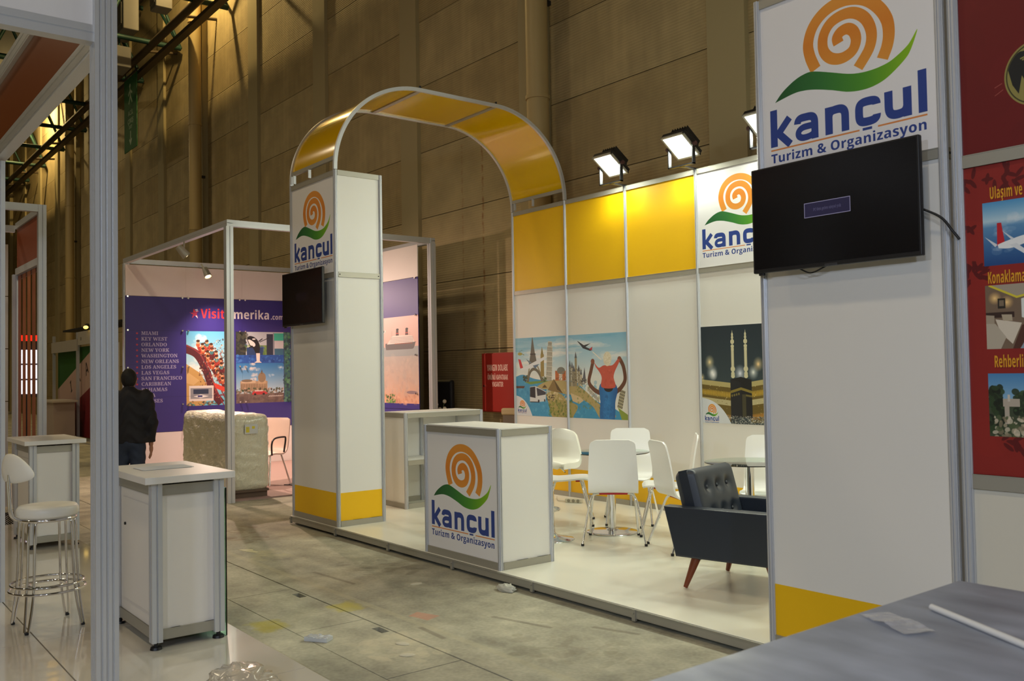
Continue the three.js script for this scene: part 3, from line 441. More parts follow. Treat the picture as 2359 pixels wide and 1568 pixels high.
const floor = new THREE.Group(); floor.name = 'floor'; floor.userData = { kind: 'structure', label: 'worn grey-beige concrete floor of the exhibition hall', category: 'floor' }; scene.add(floor);
mesh('subfloor', span(-46, 22, -0.4, -0.16, -4.2, 26), M.dark, floor);
mesh('slab', floorUV(span(-46, 22, -0.16, 0, -4.1, 1.262)), floorMat, floor);
mesh('slab', floorUV(span(-46, 22, -0.16, 0, 1.745, 26)), floorMat, floor);
{ // trench covers between the two joints, each with a finger slot
  const plate = (x0, x1, hx) => {
    const s = new THREE.Shape([[x0, 1.272], [x1, 1.272], [x1, 1.737], [x0, 1.737]].map(([a, b]) => new THREE.Vector2(a, b)));
    if (hx !== undefined) s.holes.push(new THREE.Path([[hx, 1.285], [hx + 0.13, 1.285], [hx + 0.13, 1.34], [hx, 1.34]].map(([a, b]) => new THREE.Vector2(a, b))));
    const g = new THREE.ExtrudeGeometry(s, { depth: 0.03, bevelEnabled: false }); g.rotateX(Math.PI / 2); return floorUV(g.translate(0, -0.001, 0));
  };
  mesh('trench_cover', plate(-46, 0.52), floorMat, floor);
  for (let k = 0; k < 6; k++) { const x0 = 0.53 + k * 1.09; mesh('trench_cover', plate(x0 + 0.004, x0 + 1.086, k === 2 ? 2.87 : k === 3 ? 4.02 : undefined), floorMat, floor); }
  mesh('trench_cover', plate(7.08, 22), floorMat, floor);
}
// the long side wall behind the stands: ribbed precast panels between pilasters
const ribTex = dataTex(512, 512, (u, v) => {          // 3.3 m x 1.1 m, colour
  const a = fbm(u * 5, v * 2, 2, 4), st = fbm(u * 18, v * 1.2, 8, 3), f = Math.sin(v * 2 * Math.PI * 30) * 0.025, k = 1 + a * 0.16 + st * 0.1 + f + (rnd() - 0.5) * 0.03;
  return [176 * k, 158 * k, 116 * k];
});
const ribTex2 = dataTex(512, 512, (u, v) => {           // the same with rusty runs
  const a = fbm(u * 5 + 9, v * 2, 2, 4), f = Math.sin(v * 2 * Math.PI * 30) * 0.025; let k = 1 + a * 0.16 + f + (rnd() - 0.5) * 0.03, r = 0;
  for (const c of [0.61, 0.42]) { const d = Math.abs(u - c - 0.012 * fbm(v * 6, c * 9, 1, 3)); r += Math.max(0, 1 - d / 0.011) * Math.max(0, 0.3 + fbm(u * 40, v * 14, 4, 3) * 1.6) * (c > 0.5 ? 1 : 0.45); }
  r = Math.min(0.8, r); return [176 * k * (1 - r) + 120 * r, 158 * k * (1 - r) + 72 * r, 116 * k * (1 - r) + 30 * r];
});
const ribBump = dataTex(64, 512, (u, v) => 0.5 + 0.5 * Math.sin(v * 2 * Math.PI * 30), false);
const wallMats = [std(0xffffff, 0.8, 0, { map: ribTex, bumpMap: ribBump, bumpScale: 0.003 }), std(0xf3f0ea, 0.8, 0, { map: ribTex, bumpMap: ribBump, bumpScale: 0.003 }), std(0xffffff, 0.8, 0, { map: ribTex2, bumpMap: ribBump, bumpScale: 0.003 })];
const pilasterMat = std(0xa99b74, 0.8);
const pipeMat = std(0xb29c6b, 0.5);
const wallBack = new THREE.Group(); wallBack.name = 'wall_back'; wallBack.userData = { kind: 'structure', label: 'tall beige hall wall of ribbed precast panels with pilasters', category: 'wall' }; scene.add(wallBack);
mesh('wall_core', span(-46, 22, -0.1, 14, -4.6, -4.06), std(0x6a5f48, 0.9), wallBack);
{
  const seams = []; for (let k = 0; k < 15; k++) seams.push(-3.96 - 3.32 * k); seams.unshift(-0.64, 2.68, 6.0, 9.3, 12.6, 15.9, 19.2, 22.4);
  const G = new Map();
  const rows = [[-0.05, 0.8]]; for (let r = 0; r < 11; r++) rows.push([0.8 + r * 1.1, 0.8 + (r + 1) * 1.1]);
  seams.sort((a, b) => a - b);
  for (let i = 0; i < seams.length - 1; i++) {
    const x0 = seams[i] + 0.25, x1 = seams[i + 1] - 0.25, w = x1 - x0;
    rows.forEach(([a, b], r) => {
      const key = w.toFixed(2) + (r ? 'n' : 'f');
      if (!G.has(key)) G.set(key, box(w, b - a - 0.01, 0.06));
      const rusty = Math.abs(x0 + 3.71) < 0.1 && r >= 2 && r <= 4;
      const m = mesh('wall_panel', G.get(key), rusty ? wallMats[2] : wallMats[(i + r) % 2], wallBack); m.position.set((x0 + x1) / 2, (a + b) / 2, -4.03);
    });
  }
  for (const s of seams) {
    const wide = Math.abs(s + 0.64) < 0.1 || Math.abs(s + 13.92) < 0.1 || Math.abs(s + 27.2) < 0.1 || Math.abs(s + 40.48) < 0.1;
    mesh('pilaster', span(s - 0.26, s + 0.26, -0.05, 13.9, -4.05, wide ? -3.86 : -3.93), pilasterMat, wallBack);
  }
}
// rainwater pipes on the wall
for (const [x, label] of [[-0.2, 'beige rainwater pipe on the hall wall above the arch'], [-13.5, 'beige rainwater pipe on the hall wall behind the blue stand'], [-26.8, 'beige rainwater pipe on the far hall wall']]) {
  const p = thing('rainwater_pipe', label, 'pipe', [x, 0, -3.62]);
  mesh('pipe', rod([0, 0, 0], [0, 13.6, 0], 0.15, 24), pipeMat, p);
  for (const y of [2.6, 5.2, 7.82, 10.4]) mesh('collar', cyl(0.165, 0.165, 0.05, 0, y, 0, 24), pipeMat, p);
  for (const y of [1.4, 6.5, 11.6]) mesh('bracket', span(-0.03, 0.03, y, y + 0.06, -0.24, -0.13), M.dark, p);
}
const farWall = pilasterMat;
struct('wall_left', span(-46.4, -46, -0.1, 14, -4.6, 26.4), farWall, 'far end wall of the hall', 'wall');
struct('wall_right', span(22, 22.4, -0.1, 14, -4.6, 26.4), farWall, 'near end wall of the hall beyond the red stand', 'wall');
struct('wall_front', span(-46.4, 22.4, -0.1, 14, 26, 26.4), farWall, 'opposite long wall of the hall', 'wall');
struct('ceiling', span(-46.4, 22.4, 13.6, 14, -4.6, 26.4), std(0x29261f, 0.95), 'dark roof deck of the hall', 'ceiling');
// roof steelwork
const greenSteel = std(0x173a33, 0.55, 0.2), brownSteel = std(0x4d3f2c, 0.6);
for (let i = 0; i < 8; i++) {
  const X = -12 - i * 3.4, t = thing('roof_truss', ['green steel roof truss nearest the yellow arch', 'green steel roof truss next along from the arch'][i] || `green steel lattice roof truss, ${['third', 'fourth', 'fifth', 'sixth', 'seventh', 'eighth'][i - 2]} along the hall from the arch`, 'truss', [X, 10.35, 0]);
  mesh('bottom_chord', rod([0, 0, -3.9], [0, 0, 14], 0.07, 10), greenSteel, t);
  mesh('top_chord', rod([0, 2.2, -3.9], [0, 2.2, 14], 0.07, 10), greenSteel, t);
  for (let k = 0; k < 9; k++) { const z = -3.9 + k * 2; mesh('diagonal', rod([0, 0, z], [0, 2.2, z + 1], 0.045, 8), greenSteel, t); mesh('diagonal', rod([0, 2.2, z + 1], [0, 0, z + 2], 0.045, 8), greenSteel, t); if (i < 7) mesh('diagonal', rod([0, 0, z], [-1.7, 2.2, z + 0.4], 0.04, 8), greenSteel, t); }
}
{
  const t = thing('wall_rail', 'brown steel service rail along the top of the hall wall', 'rail', [0, 10.3, -3.15]);
  mesh('tube', rod([-44, 0, 0], [-8, 0, 0], 0.1, 12), brownSteel, t); mesh('cable_tray', span(-44, -8, -0.3, -0.2, -0.3, -0.12), brownSteel, t);
  for (let k = 0; k < 12; k++) mesh('bracket', rod([-43 + k * 3, 0, 0], [-43 + k * 3, 0.1, -0.85], 0.04, 8), brownSteel, t);
}
[[-16.4, 11.2, -2.75, 'pale boxed heater unit hung high in the roof trusses', 1.15, 0.9], [-13.3, 10.75, -2.75, 'narrow pale box hung in the truss beside the rainwater pipe', 0.45, 0.65], [-16.4, 10.05, -2.6, 'small pale box hung in the truss above the green banner', 0.8, 0.56], [-36.4, 10.2, -2.7, 'pale box hung in the far trusses', 1.2, 0.9]].forEach(([x, y, z, label, bw, bh]) => {
  const t = thing('roof_unit', label, 'roof unit', [x, y, z]); mesh('casing', rbox(bw, bh, 0.4, 0.03, 0, 0, 0), std(0x7d7a76, 0.7), t); mesh('grille', span(-bw * 0.38, bw * 0.38, -bh * 0.32, bh * 0.32, 0.2, 0.22), std(0x77726a, 0.7), t); mesh('hanger', rod([0, bh / 2, 0], [0, 2.4, 0], 0.03, 8), greenSteel, t);
});
{
  const t = thing('exit_banner', 'tall green emergency exit banner hanging by the hall wall', 'banner', [-17.35, 7.9, -3.15]);
  const cloth = std(0xffffff, 0.8, 0, { map: exitTex }); const g = box(1.2, 2.06, 0.02, 0, 1.03, 0);
  mesh('cloth', g, cloth, t); mesh('pole', rod([-0.7, 2.12, 0], [0.7, 2.12, 0], 0.025, 8), M.dark, t); for (const x of [-0.5, 0.5]) mesh('hanger', rod([x, 2.12, 0], [x, 2.27, 0], 0.012, 6), M.dark, t);
}
{ // fire hose cabinet
  const t = thing('fire_cabinet', 'red fire hose cabinet with white lettering on the hall wall', 'cabinet', [-1.43, 0.97, -3.9]);
  mesh('body', rbox(0.78, 0.86, 0.18, 0.01, 0, 0.43, 0), std(0x8c241c, 0.45), t);
  mesh('door', box(0.74, 0.83, 0.012, 0, 0.43, 0.095), [0, 1, 2, 3, 4, 5].map((i) => (i === 4 ? std(0xffffff, 0.4, 0, { map: fireTex }) : std(0x98281f, 0.4))), t);
  mesh('lock', cyl(0.014, 0.014, 0.02, 0, 0, 0).rotateX(Math.PI / 2).translate(-0.31, 0.38, 0.108), M.chrome, t);
}
// hall lamps high under the roof (outside the frame)
function hallLamp(x, z, power, label, y = 10.2) {
  const t = thing('high_bay_lamp', label, 'lamp', [x, y, z], 0, 'high-bay lamps under the hall roof');
  mesh('housing', lathe([[0.02, 0.5], [0.1, 0.5], [0.14, 0.25], [0.38, 0.02], [0.36, 0.02], [0.12, 0.24], [0.02, 0.26]], 28), std(0x5a5a58, 0.5, 0.5), t);
  mesh('lamp_glass', cyl(0.34, 0.34, 0.02, 0, 0.02, 0, 28), new THREE.MeshStandardMaterial({ color: 0xffffff, emissive: HALL_COLOR, emissiveIntensity: 6 }), t);
  mesh('hanger', rod([0, 0.5, 0], [0, 13.6 - y, 0], 0.012, 6), M.dark, t);
  const l = new THREE.RectAreaLight(HALL_COLOR, power, 0.6, 0.6); l.position.set(0, -0.02, 0); l.rotation.x = -Math.PI / 2; l.name = 'lamp_light'; t.add(l);
}
let lampNo = 0;
for (const [x, z] of [[-24, 2], [-12, 5], [-2, 5], [8, 5], [-12, 13], [0, 13], [12, 13]]) hallLamp(x, z, HALL_POWER, 'high-bay hall lamp with round reflector under the roof');
// warm lamps close to the wall among the trusses
for (const [x, y, z, label] of [[-12.6, 12.2, -2.5, 'warm wall-washing lamp fixed in the truss right of the rainwater pipe'], [-31.5, 12.2, -2.5, 'warm wall-washing lamp at the far end of the hall wall']]) {
  const t = thing('wall_lamp', label, 'lamp', [x, y, z]);
  mesh('housing', rbox(0.3, 0.2, 0.3, 0.02, 0, 0.1, 0), M.dark, t);
  mesh('lamp_glass', box(0.24, 0.14, 0.02, 0, 0.1, -0.155), new THREE.MeshStandardMaterial({ color: 0xffffff, emissive: 0xffb84a, emissiveIntensity: 4 }), t);
  mesh('bracket', rod([0, 0.2, 0], [0, 0.4, -0.3], 0.02, 6), M.dark, t);
  const l = new THREE.PointLight(0xffdc92, WALL_LAMP_POWER, 0, 2); l.position.set(0, 0.08, -0.3); l.shadow.radius = 5; l.castShadow = true; l.name = 'lamp_light'; t.add(l);
}
// ---------------------------------------------------------------- aluminium system parts
const postCache = new Map();
function postGeo(h, s = 0.04) {
  const key = 'o' + h + '_' + s; if (postCache.has(key)) return postCache.get(key);
  const pts = [], R = s / 2 / Math.cos(Math.PI / 8), gw = s * 0.07, gd = s * 0.16;
  for (let i = 0; i < 8; i++) {
    const a0 = (i - 0.5) * Math.PI / 4, a1 = (i + 0.5) * Math.PI / 4, am = i * Math.PI / 4;
    const A = [Math.cos(a0) * R, Math.sin(a0) * R], n = [Math.cos(am), Math.sin(am)], t = [-n[1], n[0]], d = s / 2;
    pts.push(new THREE.Vector2(...A));
    for (const [tt, dd] of [[-gw, 0], [-gw, gd], [gw, gd], [gw, 0]]) pts.push(new THREE.Vector2(n[0] * (d - dd) + t[0] * tt, n[1] * (d - dd) + t[1] * tt));
  }
  const g = new THREE.ExtrudeGeometry(new THREE.Shape(pts), { depth: h, bevelEnabled: false }); g.rotateX(-Math.PI / 2); postCache.set(key, g); return g;
}
function squarePost(h, w, d, n = 2) {
  const key = 's' + [h, w, d, n]; if (postCache.has(key)) return postCache.get(key);
  const pts = [], side = (ax, az, bx, bz, nx, nz) => {
    pts.push([ax, az]); const L = Math.hypot(bx - ax, bz - az), tx = (bx - ax) / L, tz = (bz - az) / L;
    for (let k = 0; k < n; k++) { const c = L * (k + 1) / (n + 1), gw = 0.005; for (const [o, q] of [[-gw, 0], [-gw, 0.009], [gw, 0.009], [gw, 0]]) pts.push([ax + tx * (c + o) - nx * q, az + tz * (c + o) - nz * q]); }
  };
  side(-w / 2, -d / 2, w / 2, -d / 2, 0, -1); side(w / 2, -d / 2, w / 2, d / 2, 1, 0); side(w / 2, d / 2, -w / 2, d / 2, 0, 1); side(-w / 2, d / 2, -w / 2, -d / 2, -1, 0);
  const g = new THREE.ExtrudeGeometry(new THREE.Shape(pts.map(([a, b]) => new THREE.Vector2(a, b))), { depth: h, bevelEnabled: false }); g.rotateX(-Math.PI / 2); postCache.set(key, g); return g;
}
const bar = (len, h, d) => { const key = 'b' + [len.toFixed(3), h.toFixed(3), d]; if (!postCache.has(key)) postCache.set(key, merge([box(len, h, d), box(len, 0.004, d + 0.003, 0, h / 2 - 0.002, 0), box(len, 0.004, d + 0.003, 0, -h / 2 + 0.002, 0)])); return postCache.get(key); };
const boardCache = new Map();
const board = (w, h, d = 0.005) => { const k = [w.toFixed(3), h.toFixed(3), d] + ''; if (!boardCache.has(k)) boardCache.set(k, box(w, h, d)); return boardCache.get(k); };
const printMat = (tex, back = M.white, rough = 0.42) => { const f = std(0xffffff, rough, 0, { map: tex }); return [back, back, back, back, f, back]; };
// rails and panels between two post centres; panels face to the right of a->b turned to +z
function infill(parent, [ax, az], [bx, bz], rails, panels, post = 0.04) {
  const L = Math.hypot(bx - ax, bz - az), turn = Math.atan2(-(bz - az), bx - ax), cx = (ax + bx) / 2, cz = (az + bz) / 2;
  for (const [y0, y1, m] of rails) { const r = mesh('rail', bar(L - post, y1 - y0, 0.026), m || M.aluRail, parent); r.position.set(cx, (y0 + y1) / 2, cz); r.rotation.y = turn; }
  for (const [y0, y1, m, name, label] of panels) { const r = mesh(name || 'panel', board(L - post + 0.006, y1 - y0), m, parent); r.position.set(cx, (y0 + y1) / 2, cz); r.rotation.y = turn; if (label) r.userData.label = label; }
}
const HP = 0.085;
// ---------------------------------------------------------------- platform of the travel stand
{
  const t = thing('stand_platform', 'white stand platform with grey aluminium edge along the aisle', 'platform', [0, 0, 0]);
  mesh('deck', rbox(7.06, 0.02, 3.06, 0.003, 3.5, HP - 0.0105, -1.5), M.deck, t);
  const edge = merge([box(0.985, 0.056, 0.02), box(0.985, 0.006, 0.03, 0, 0.025, 0.002), box(0.985, 0.004, 0.026, 0, -0.026, 0)]);
  for (let k = 0; k < 7; k++) {
    for (const z of [0.03, -3.03]) { const e = mesh('edge_profile', edge, M.aluRail, t); e.position.set(k + 0.5, HP - 0.031, z); }
    mesh('bracket', merge([box(0.03, 0.07, 0.018, k, 0.045, 0.04), cyl(0.008, 0.008, 0.014, 0, 0, 0, 10).rotateX(Math.PI / 2).translate(k, 0.06, 0.052)]), M.aluRail, t);
  }
  for (let k = 0; k < 3; k++) for (const x of [-0.03, 7.03]) { const e = mesh('edge_profile', edge, M.aluRail, t); e.position.set(x, HP - 0.031, -k - 0.5); e.rotation.y = Math.PI / 2; }
  for (let i = 0; i <= 7; i++) for (const z of [-0.12, -1.5, -2.9]) mesh('foot', cyl(0.03, 0.04, 0.06, Math.min(6.95, Math.max(0.06, i)), 0.035, z, 12), M.blackPlastic, t);
}
// ---------------------------------------------------------------- back wall of the travel stand
const RAILS = [[0, 0.055], [2.432, 2.482], [3.435, 3.485]];
const L1 = 0.055, Y1 = 0.325, L2 = 2.432, U1 = 2.482, U2 = 3.435;
{
  const t = thing('partition_wall', 'white and yellow partition back wall of the travel stand under the floodlights', 'partition', [0, HP, -3]);
  for (let k = 0; k <= 7; k++) mesh('post', postGeo(3.485), M.alu, t).position.x = k;
  for (let k = 0; k < 7; k++) {
    const top = k === 3 ? printMat(logoTex) : M.yellow;
    infill(t, [k, 0], [k + 1, 0], RAILS, [[L1, Y1, M.yellow, 'yellow_base'], [Y1, L2, M.white, 'white_panel'], [U1, U2, top, k === 3 ? 'logo_panel' : 'yellow_panel', k === 3 ? 'white panel with orange spiral, green wave and blue lettering' : undefined]]);
  }
}
{
  const t = thing('side_partition', 'white side partition between the travel stand and the red stand', 'partition', [7, HP, -0.5], Math.PI / 2);
  for (let k = 1; k <= 2; k++) mesh('post', postGeo(3.485), M.alu, t).position.x = k * 0.83;
  for (let k = 0; k < 3; k++) infill(t, [k * 0.83 + (k ? 0 : 0.02), 0], [(k + 1) * 0.83, 0], RAILS, [[L1, L2, M.white, 'white_panel'], [U1, U2, M.white, 'white_panel']]);
}
// posters on the wall
function poster(name, tex, w, h, x, y, label, group) {
  const m = mesh(name, box(w, h, 0.002), printMat(tex, M.white, 0.5)); m.position.set(x, y, -2.9955); return tag(m, label, 'poster', group);
}
poster('travel_poster', collageTex[0], 0.955, 0.965, 0.5, 1.49, 'travel collage poster half with leaning tower, iron tower and coach');
poster('travel_poster', collageTex[1], 0.955, 0.965, 1.5, 1.49, 'travel collage poster half with child on blue-shirted shoulders');
poster('night_poster', nightTex, 0.955, 0.955, 3.5, 1.497, 'night poster of lit courtyard with two white minarets');
// ---------------------------------------------------------------- the two towers
function tower(x, label) {
  const t = thing('tower', label, 'tower', [x, HP, 0]);
  const c = [[0, 0], [1, 0], [1, -0.5], [0, -0.5]];
  for (const [a, b] of c) mesh('post', postGeo(3.485), M.alu, t).position.set(a, 0, b);
  const low = (m) => [[L1, Y1, M.yellow, 'yellow_base'], [Y1, L2, M.white, 'white_panel'], [U1, U2, m, m === M.white ? 'white_panel' : 'logo_panel', m === M.white ? undefined : 'white panel with orange spiral, green wave and blue lettering']];
  infill(t, c[0], c[1], RAILS, low(printMat(logoTex)));
  infill(t, c[1], c[2], RAILS, low(M.white)); infill(t, c[2], c[3], RAILS, low(M.white)); infill(t, c[3], c[0], RAILS, low(M.white));
  const screws = []; for (const y of [2.457]) for (const z of [-0.035, -0.465]) screws.push(cyl(0.006, 0.006, 0.004, 0, 0, 0, 8).rotateZ(Math.PI / 2).translate(1.014, y, z));
  mesh('screws', screws, M.dark, t);
  return t;
}
tower(0, 'tall white square tower carrying the yellow arch');
tower(6, 'tall white tower beside the red panels with large black television');
// ---------------------------------------------------------------- televisions
function television(x, label, tex, glow) {
  const t = thing('television', label, 'television', [x, 2.345, 0.1]);
  mesh('housing', merge([rbox(0.93, 0.555, 0.03, 0.006, 0, 0, 0), rbox(0.6, 0.34, 0.03, 0.01, 0, -0.03, -0.025)]), M.blackPlastic, t);
  const f = new THREE.MeshPhysicalMaterial({ color: 0x070708, roughness: 0.22, emissive: 0xffffff, emissiveMap: tex, emissiveIntensity: glow });
  mesh('screen', box(0.905, 0.525, 0.002, 0, 0.006, 0.0155), [0, 1, 2, 3, 4, 5].map((i) => (i === 4 ? f : M.blackPlastic)), t);
  mesh('badge', rbox(0.07, 0.012, 0.006, 0.002, 0.0, -0.272, 0.014), std(0x3a3a3e, 0.3), t);
  mesh('sensor', rbox(0.03, 0.016, 0.02, 0.003, -0.42, -0.282, 0), M.blackPlastic, t);
  mesh('wall_bracket', merge([box(0.04, 0.3, 0.05, -0.15, 0, -0.055), box(0.04, 0.3, 0.05, 0.15, 0, -0.055), box(0.4, 0.05, 0.02, 0, 0, -0.075)]), M.dark, t);
  return t;
}
television(6.48, 'large black television with small message box on tower beside red panels', screenTex, 0.9);
television(0.46, 'dark blank television on the tower under the arch', screenFaintTex, 0.4);
tag(mesh('television_cable', tube([[6.9, 2.3, 0.07], [7.0, 2.24, 0.05], [7.05, 2.17, 0.04], [7.075, 2.13, 0.03]], 0.006, 24, 6), M.blackPlastic), 'thin black cable running from television to aluminium post', 'cable');
tag(mesh('television_cable', tube([[6.28, 2.07, 0.08], [6.35, 2.045, 0.085], [6.44, 2.075, 0.08]], 0.004, 20, 6), M.blackPlastic), 'short black cable loop under the large television', 'cable');
// ---------------------------------------------------------------- yellow arch
{
  const t = thing('arch', 'curved yellow arch of plastic sheets in aluminium frame over the stand', 'arch', [0, HP, 0]);
  const R = 0.95, y0 = 3.5, zc = 1.0, zd = 2.0, top = y0 + R;
  const path = (off, a0, a1) => { // s = -z, y
    const out = [];
    if (a0 === undefined || a0 === 'full') {
      out.push([0 + off * 1, y0 - 0.01]); for (let i = 0; i <= 28; i++) { const a = i / 28 * Math.PI / 2; out.push([zc - (zc - off) * Math.cos(a), y0 + (R - off) * Math.sin(a)]); }
      for (let i = 0; i <= 28; i++) { const a = i / 28 * Math.PI / 2; out.push([zd + (zc - off) * Math.sin(a), y0 + (R - off) * Math.cos(a)]); } out.push([3 - off, y0 - 0.01]);
    } else for (let i = 0; i <= 24; i++) { const a = a0 + (a1 - a0) * i / 24; out.push(a <= Math.PI / 2 ? [zc - (zc - off) * Math.cos(a), y0 + (R - off) * Math.sin(a)] : [zd + (zc - off) * Math.sin(a - Math.PI / 2), y0 + (R - off) * Math.cos(a - Math.PI / 2)]); }
    return out;
  };
  const sweep = (outer, inner, depth, x) => {
    const s = new THREE.Shape([...outer, ...inner.reverse()].map(([a, b]) => new THREE.Vector2(a, b)));
    const g = new THREE.ExtrudeGeometry(s, { depth, bevelEnabled: false });
    g.applyMatrix4(new THREE.Matrix4().makeBasis(V3(0, 0, -1), V3(0, 1, 0), V3(1, 0, 0))); return toCreasedNormals(g.translate(x, 0, 0), 0.5);
  };
  mesh('rib', sweep(path(-0.018, 'full'), path(0.018, 'full'), 0.03, -0.015), M.alu, t);
  mesh('rib', sweep(path(-0.018, 'full'), path(0.018, 'full'), 0.03, 0.985), M.alu, t);
  mesh('curved_sheet', sweep(path(-0.002, 0.135, 1.545), path(0.002, 0.135, 1.545), 0.97, 0.015), M.yellowSheet, t);
  mesh('curved_sheet', sweep(path(-0.002, Math.PI / 2 + 0.03, Math.PI - 0.135), path(0.002, Math.PI / 2 + 0.03, Math.PI - 0.135), 0.97, 0.015), M.yellowSheet, t);
  mesh('flat_sheet', box(0.97, 0.004, 0.98, 0.5, top, -1.5), M.yellowSheet, t);
  for (const z of [-1, -2]) mesh('crossbar', box(0.97, 0.03, 0.05, 0.5, top, z), M.aluRail, t);
  for (const [z, y] of [[-0.008, y0 + 0.11], [-2.992, y0 + 0.11]]) mesh('crossbar', box(0.97, 0.04, 0.024, 0.5, y, z), M.aluRail, t);
  for (const x of [0, 1]) for (const z of [-1, -2]) mesh('joint', cyl(0.012, 0.012, 0.04, x, top + 0.022, z, 12), M.dark, t);
  for (const x of [0.42, 0.06]) for (const z of [-0.008, -2.992]) mesh('clip', box(0.012, 0.09, 0.03, x, y0 + 0.05, z), M.alu, t);
}
// ---------------------------------------------------------------- floodlights
function floodlight(at, turn, tilt, power, color, label, group, pole) {
  const t = thing('floodlight', label, 'floodlight', at, turn, group);
  const h = new THREE.Group(); h.name = 'lamp_head'; h.position.set(0, 0.2, 0.22); h.rotation.x = tilt; t.add(h);
  const W = 0.29, H = 0.32;
  mesh('housing', merge([rbox(W, H, 0.05, 0.012, 0, 0, -0.03), rbox(W * 0.8, H * 0.78, 0.07, 0.03, 0, 0.0, -0.08), ...[-3, -2, -1, 0, 1, 2, 3].map((k) => box(0.006, H * 0.7, 0.05, k * 0.032, 0, -0.13))]), M.blackPlastic, h);
  mesh('bezel', merge([box(W, 0.018, 0.02, 0, H / 2 - 0.009, 0), box(W, 0.018, 0.02, 0, -H / 2 + 0.009, 0), box(0.018, H, 0.02, W / 2 - 0.009, 0, 0), box(0.018, H, 0.02, -W / 2 + 0.009, 0, 0)]), M.aluRail, h);
  mesh('lamp_glass', box(W - 0.03, H - 0.03, 0.006, 0, 0, 0.0), new THREE.MeshStandardMaterial({ color: 0xffffff, roughness: 0.3, emissive: color, emissiveIntensity: 4 }), h);
  const l = new THREE.RectAreaLight(color, power, W - 0.04, H - 0.04); l.name = 'lamp_light'; l.position.set(0, 0, 0.016); l.rotation.y = Math.PI; h.add(l);
  const q = Math.sin(tilt), k = Math.cos(tilt);
  mesh('yoke', merge([box(0.012, 0.2, 0.04, -W / 2 - 0.012, 0.1, 0.21), box(0.012, 0.2, 0.04, W / 2 + 0.012, 0.1, 0.21), box(W + 0.036, 0.012, 0.04, 0, 0.006, 0.21), box(0.04, 0.012, 0.24, 0, 0.002, 0.1)]), M.blackPlastic, t);
  mesh('knob', merge([cyl(0.022, 0.022, 0.03, 0, 0, 0, 14).rotateZ(Math.PI / 2).translate(W / 2 + 0.03, 0.2, 0.21), cyl(0.022, 0.022, 0.03, 0, 0, 0, 14).rotateZ(Math.PI / 2).translate(-W / 2 - 0.03, 0.2, 0.21)]), std(0x4a3030, 0.5), t);
  if (pole) mesh('pole', rod([0, 0, 0], [0, -at[1], 0], 0.03, 12), M.alu, t);
  return t;
}
['lit floodlight clamped on the post next to the arch', 'lit floodlight on the post between yellow panels and logo panel', 'lit floodlight on the post right of the logo panel', 'lit floodlight on the wall top behind the navy armchair', 'lit floodlight on the wall top behind the television tower'].forEach((label, i) => floodlight([2 + i, HP + 3.49, -3.0], 0, 0.95, FLOOD_POWER, FLOOD_COLOR, label, 'floodlights on the yellow wall'));
floodlight([7.0, HP + 3.49, -1.7], -Math.PI / 2, 0.8, FLOOD_POWER, FLOOD_COLOR, 'lit floodlight on the side partition above the television tower', 'floodlights on the yellow wall');
// ---------------------------------------------------------------- furniture of the travel stand
function shell(profile, half, thick, curve = 0, N = 44, Mx = 12, cornerR = 0.05) {
  const cur = new THREE.CatmullRomCurve3(profile.map(([z, y]) => V3(0, y, z))), pts = cur.getSpacedPoints(N), L = cur.getLength(), pos = [], idx = [], rows = N + 1, cols = Mx + 1;
  for (let side = 0; side < 2; side++) for (let i = 0; i <= N; i++) {
    const tan = cur.getTangentAt(i / N), nz = -tan.y, ny = tan.z; // normal in the zy plane
    const d = Math.min(i, N - i) / N * L, w0 = half(i / N), w = d < cornerR ? w0 - cornerR + Math.sqrt(Math.max(0, cornerR ** 2 - (cornerR - d) ** 2)) : w0;
    for (let j = 0; j <= Mx; j++) { const u = j / Mx * 2 - 1, c = curve * u * u, o = (side ? -0.5 : 0.5) * thick + c; pos.push(u * w, pts[i].y + ny * o, pts[i].z + nz * o); }
  }
  const at = (s, i, j) => s * rows * cols + i * cols + j;
  for (let i = 0; i < N; i++) for (let j = 0; j < Mx; j++) { idx.push(at(0, i, j), at(0, i + 1, j), at(0, i + 1, j + 1), at(0, i, j), at(0, i + 1, j + 1), at(0, i, j + 1)); idx.push(at(1, i, j), at(1, i + 1, j + 1), at(1, i + 1, j), at(1, i, j), at(1, i, j + 1), at(1, i + 1, j + 1)); }
  const edge = (a, b, c, d) => idx.push(a, b, c, a, c, d);
  for (let i = 0; i < N; i++) { edge(at(0, i, 0), at(1, i, 0), at(1, i + 1, 0), at(0, i + 1, 0)); edge(at(0, i, Mx), at(0, i + 1, Mx), at(1, i + 1, Mx), at(1, i, Mx)); }
  for (let j = 0; j < Mx; j++) { edge(at(0, 0, j), at(0, 0, j + 1), at(1, 0, j + 1), at(1, 0, j)); edge(at(0, N, j), at(1, N, j), at(1, N, j + 1), at(0, N, j + 1)); }
  const g = new THREE.BufferGeometry(); g.setAttribute('position', new THREE.Float32BufferAttribute(pos, 3)); g.setIndex(idx);
  return toCreasedNormals(g, 0.7);
}
const chairShell = shell([[0.215, 0.43], [0.19, 0.445], [0.1, 0.448], [0.0, 0.44], [-0.12, 0.434], [-0.18, 0.447], [-0.208, 0.49], [-0.222, 0.6], [-0.245, 0.75], [-0.275, 0.89]], (v) => 0.2 + 0.012 * Math.sin(v * 3) - (v > 0.6 ? (v - 0.6) * 0.03 : 0), 0.014, 0.006);
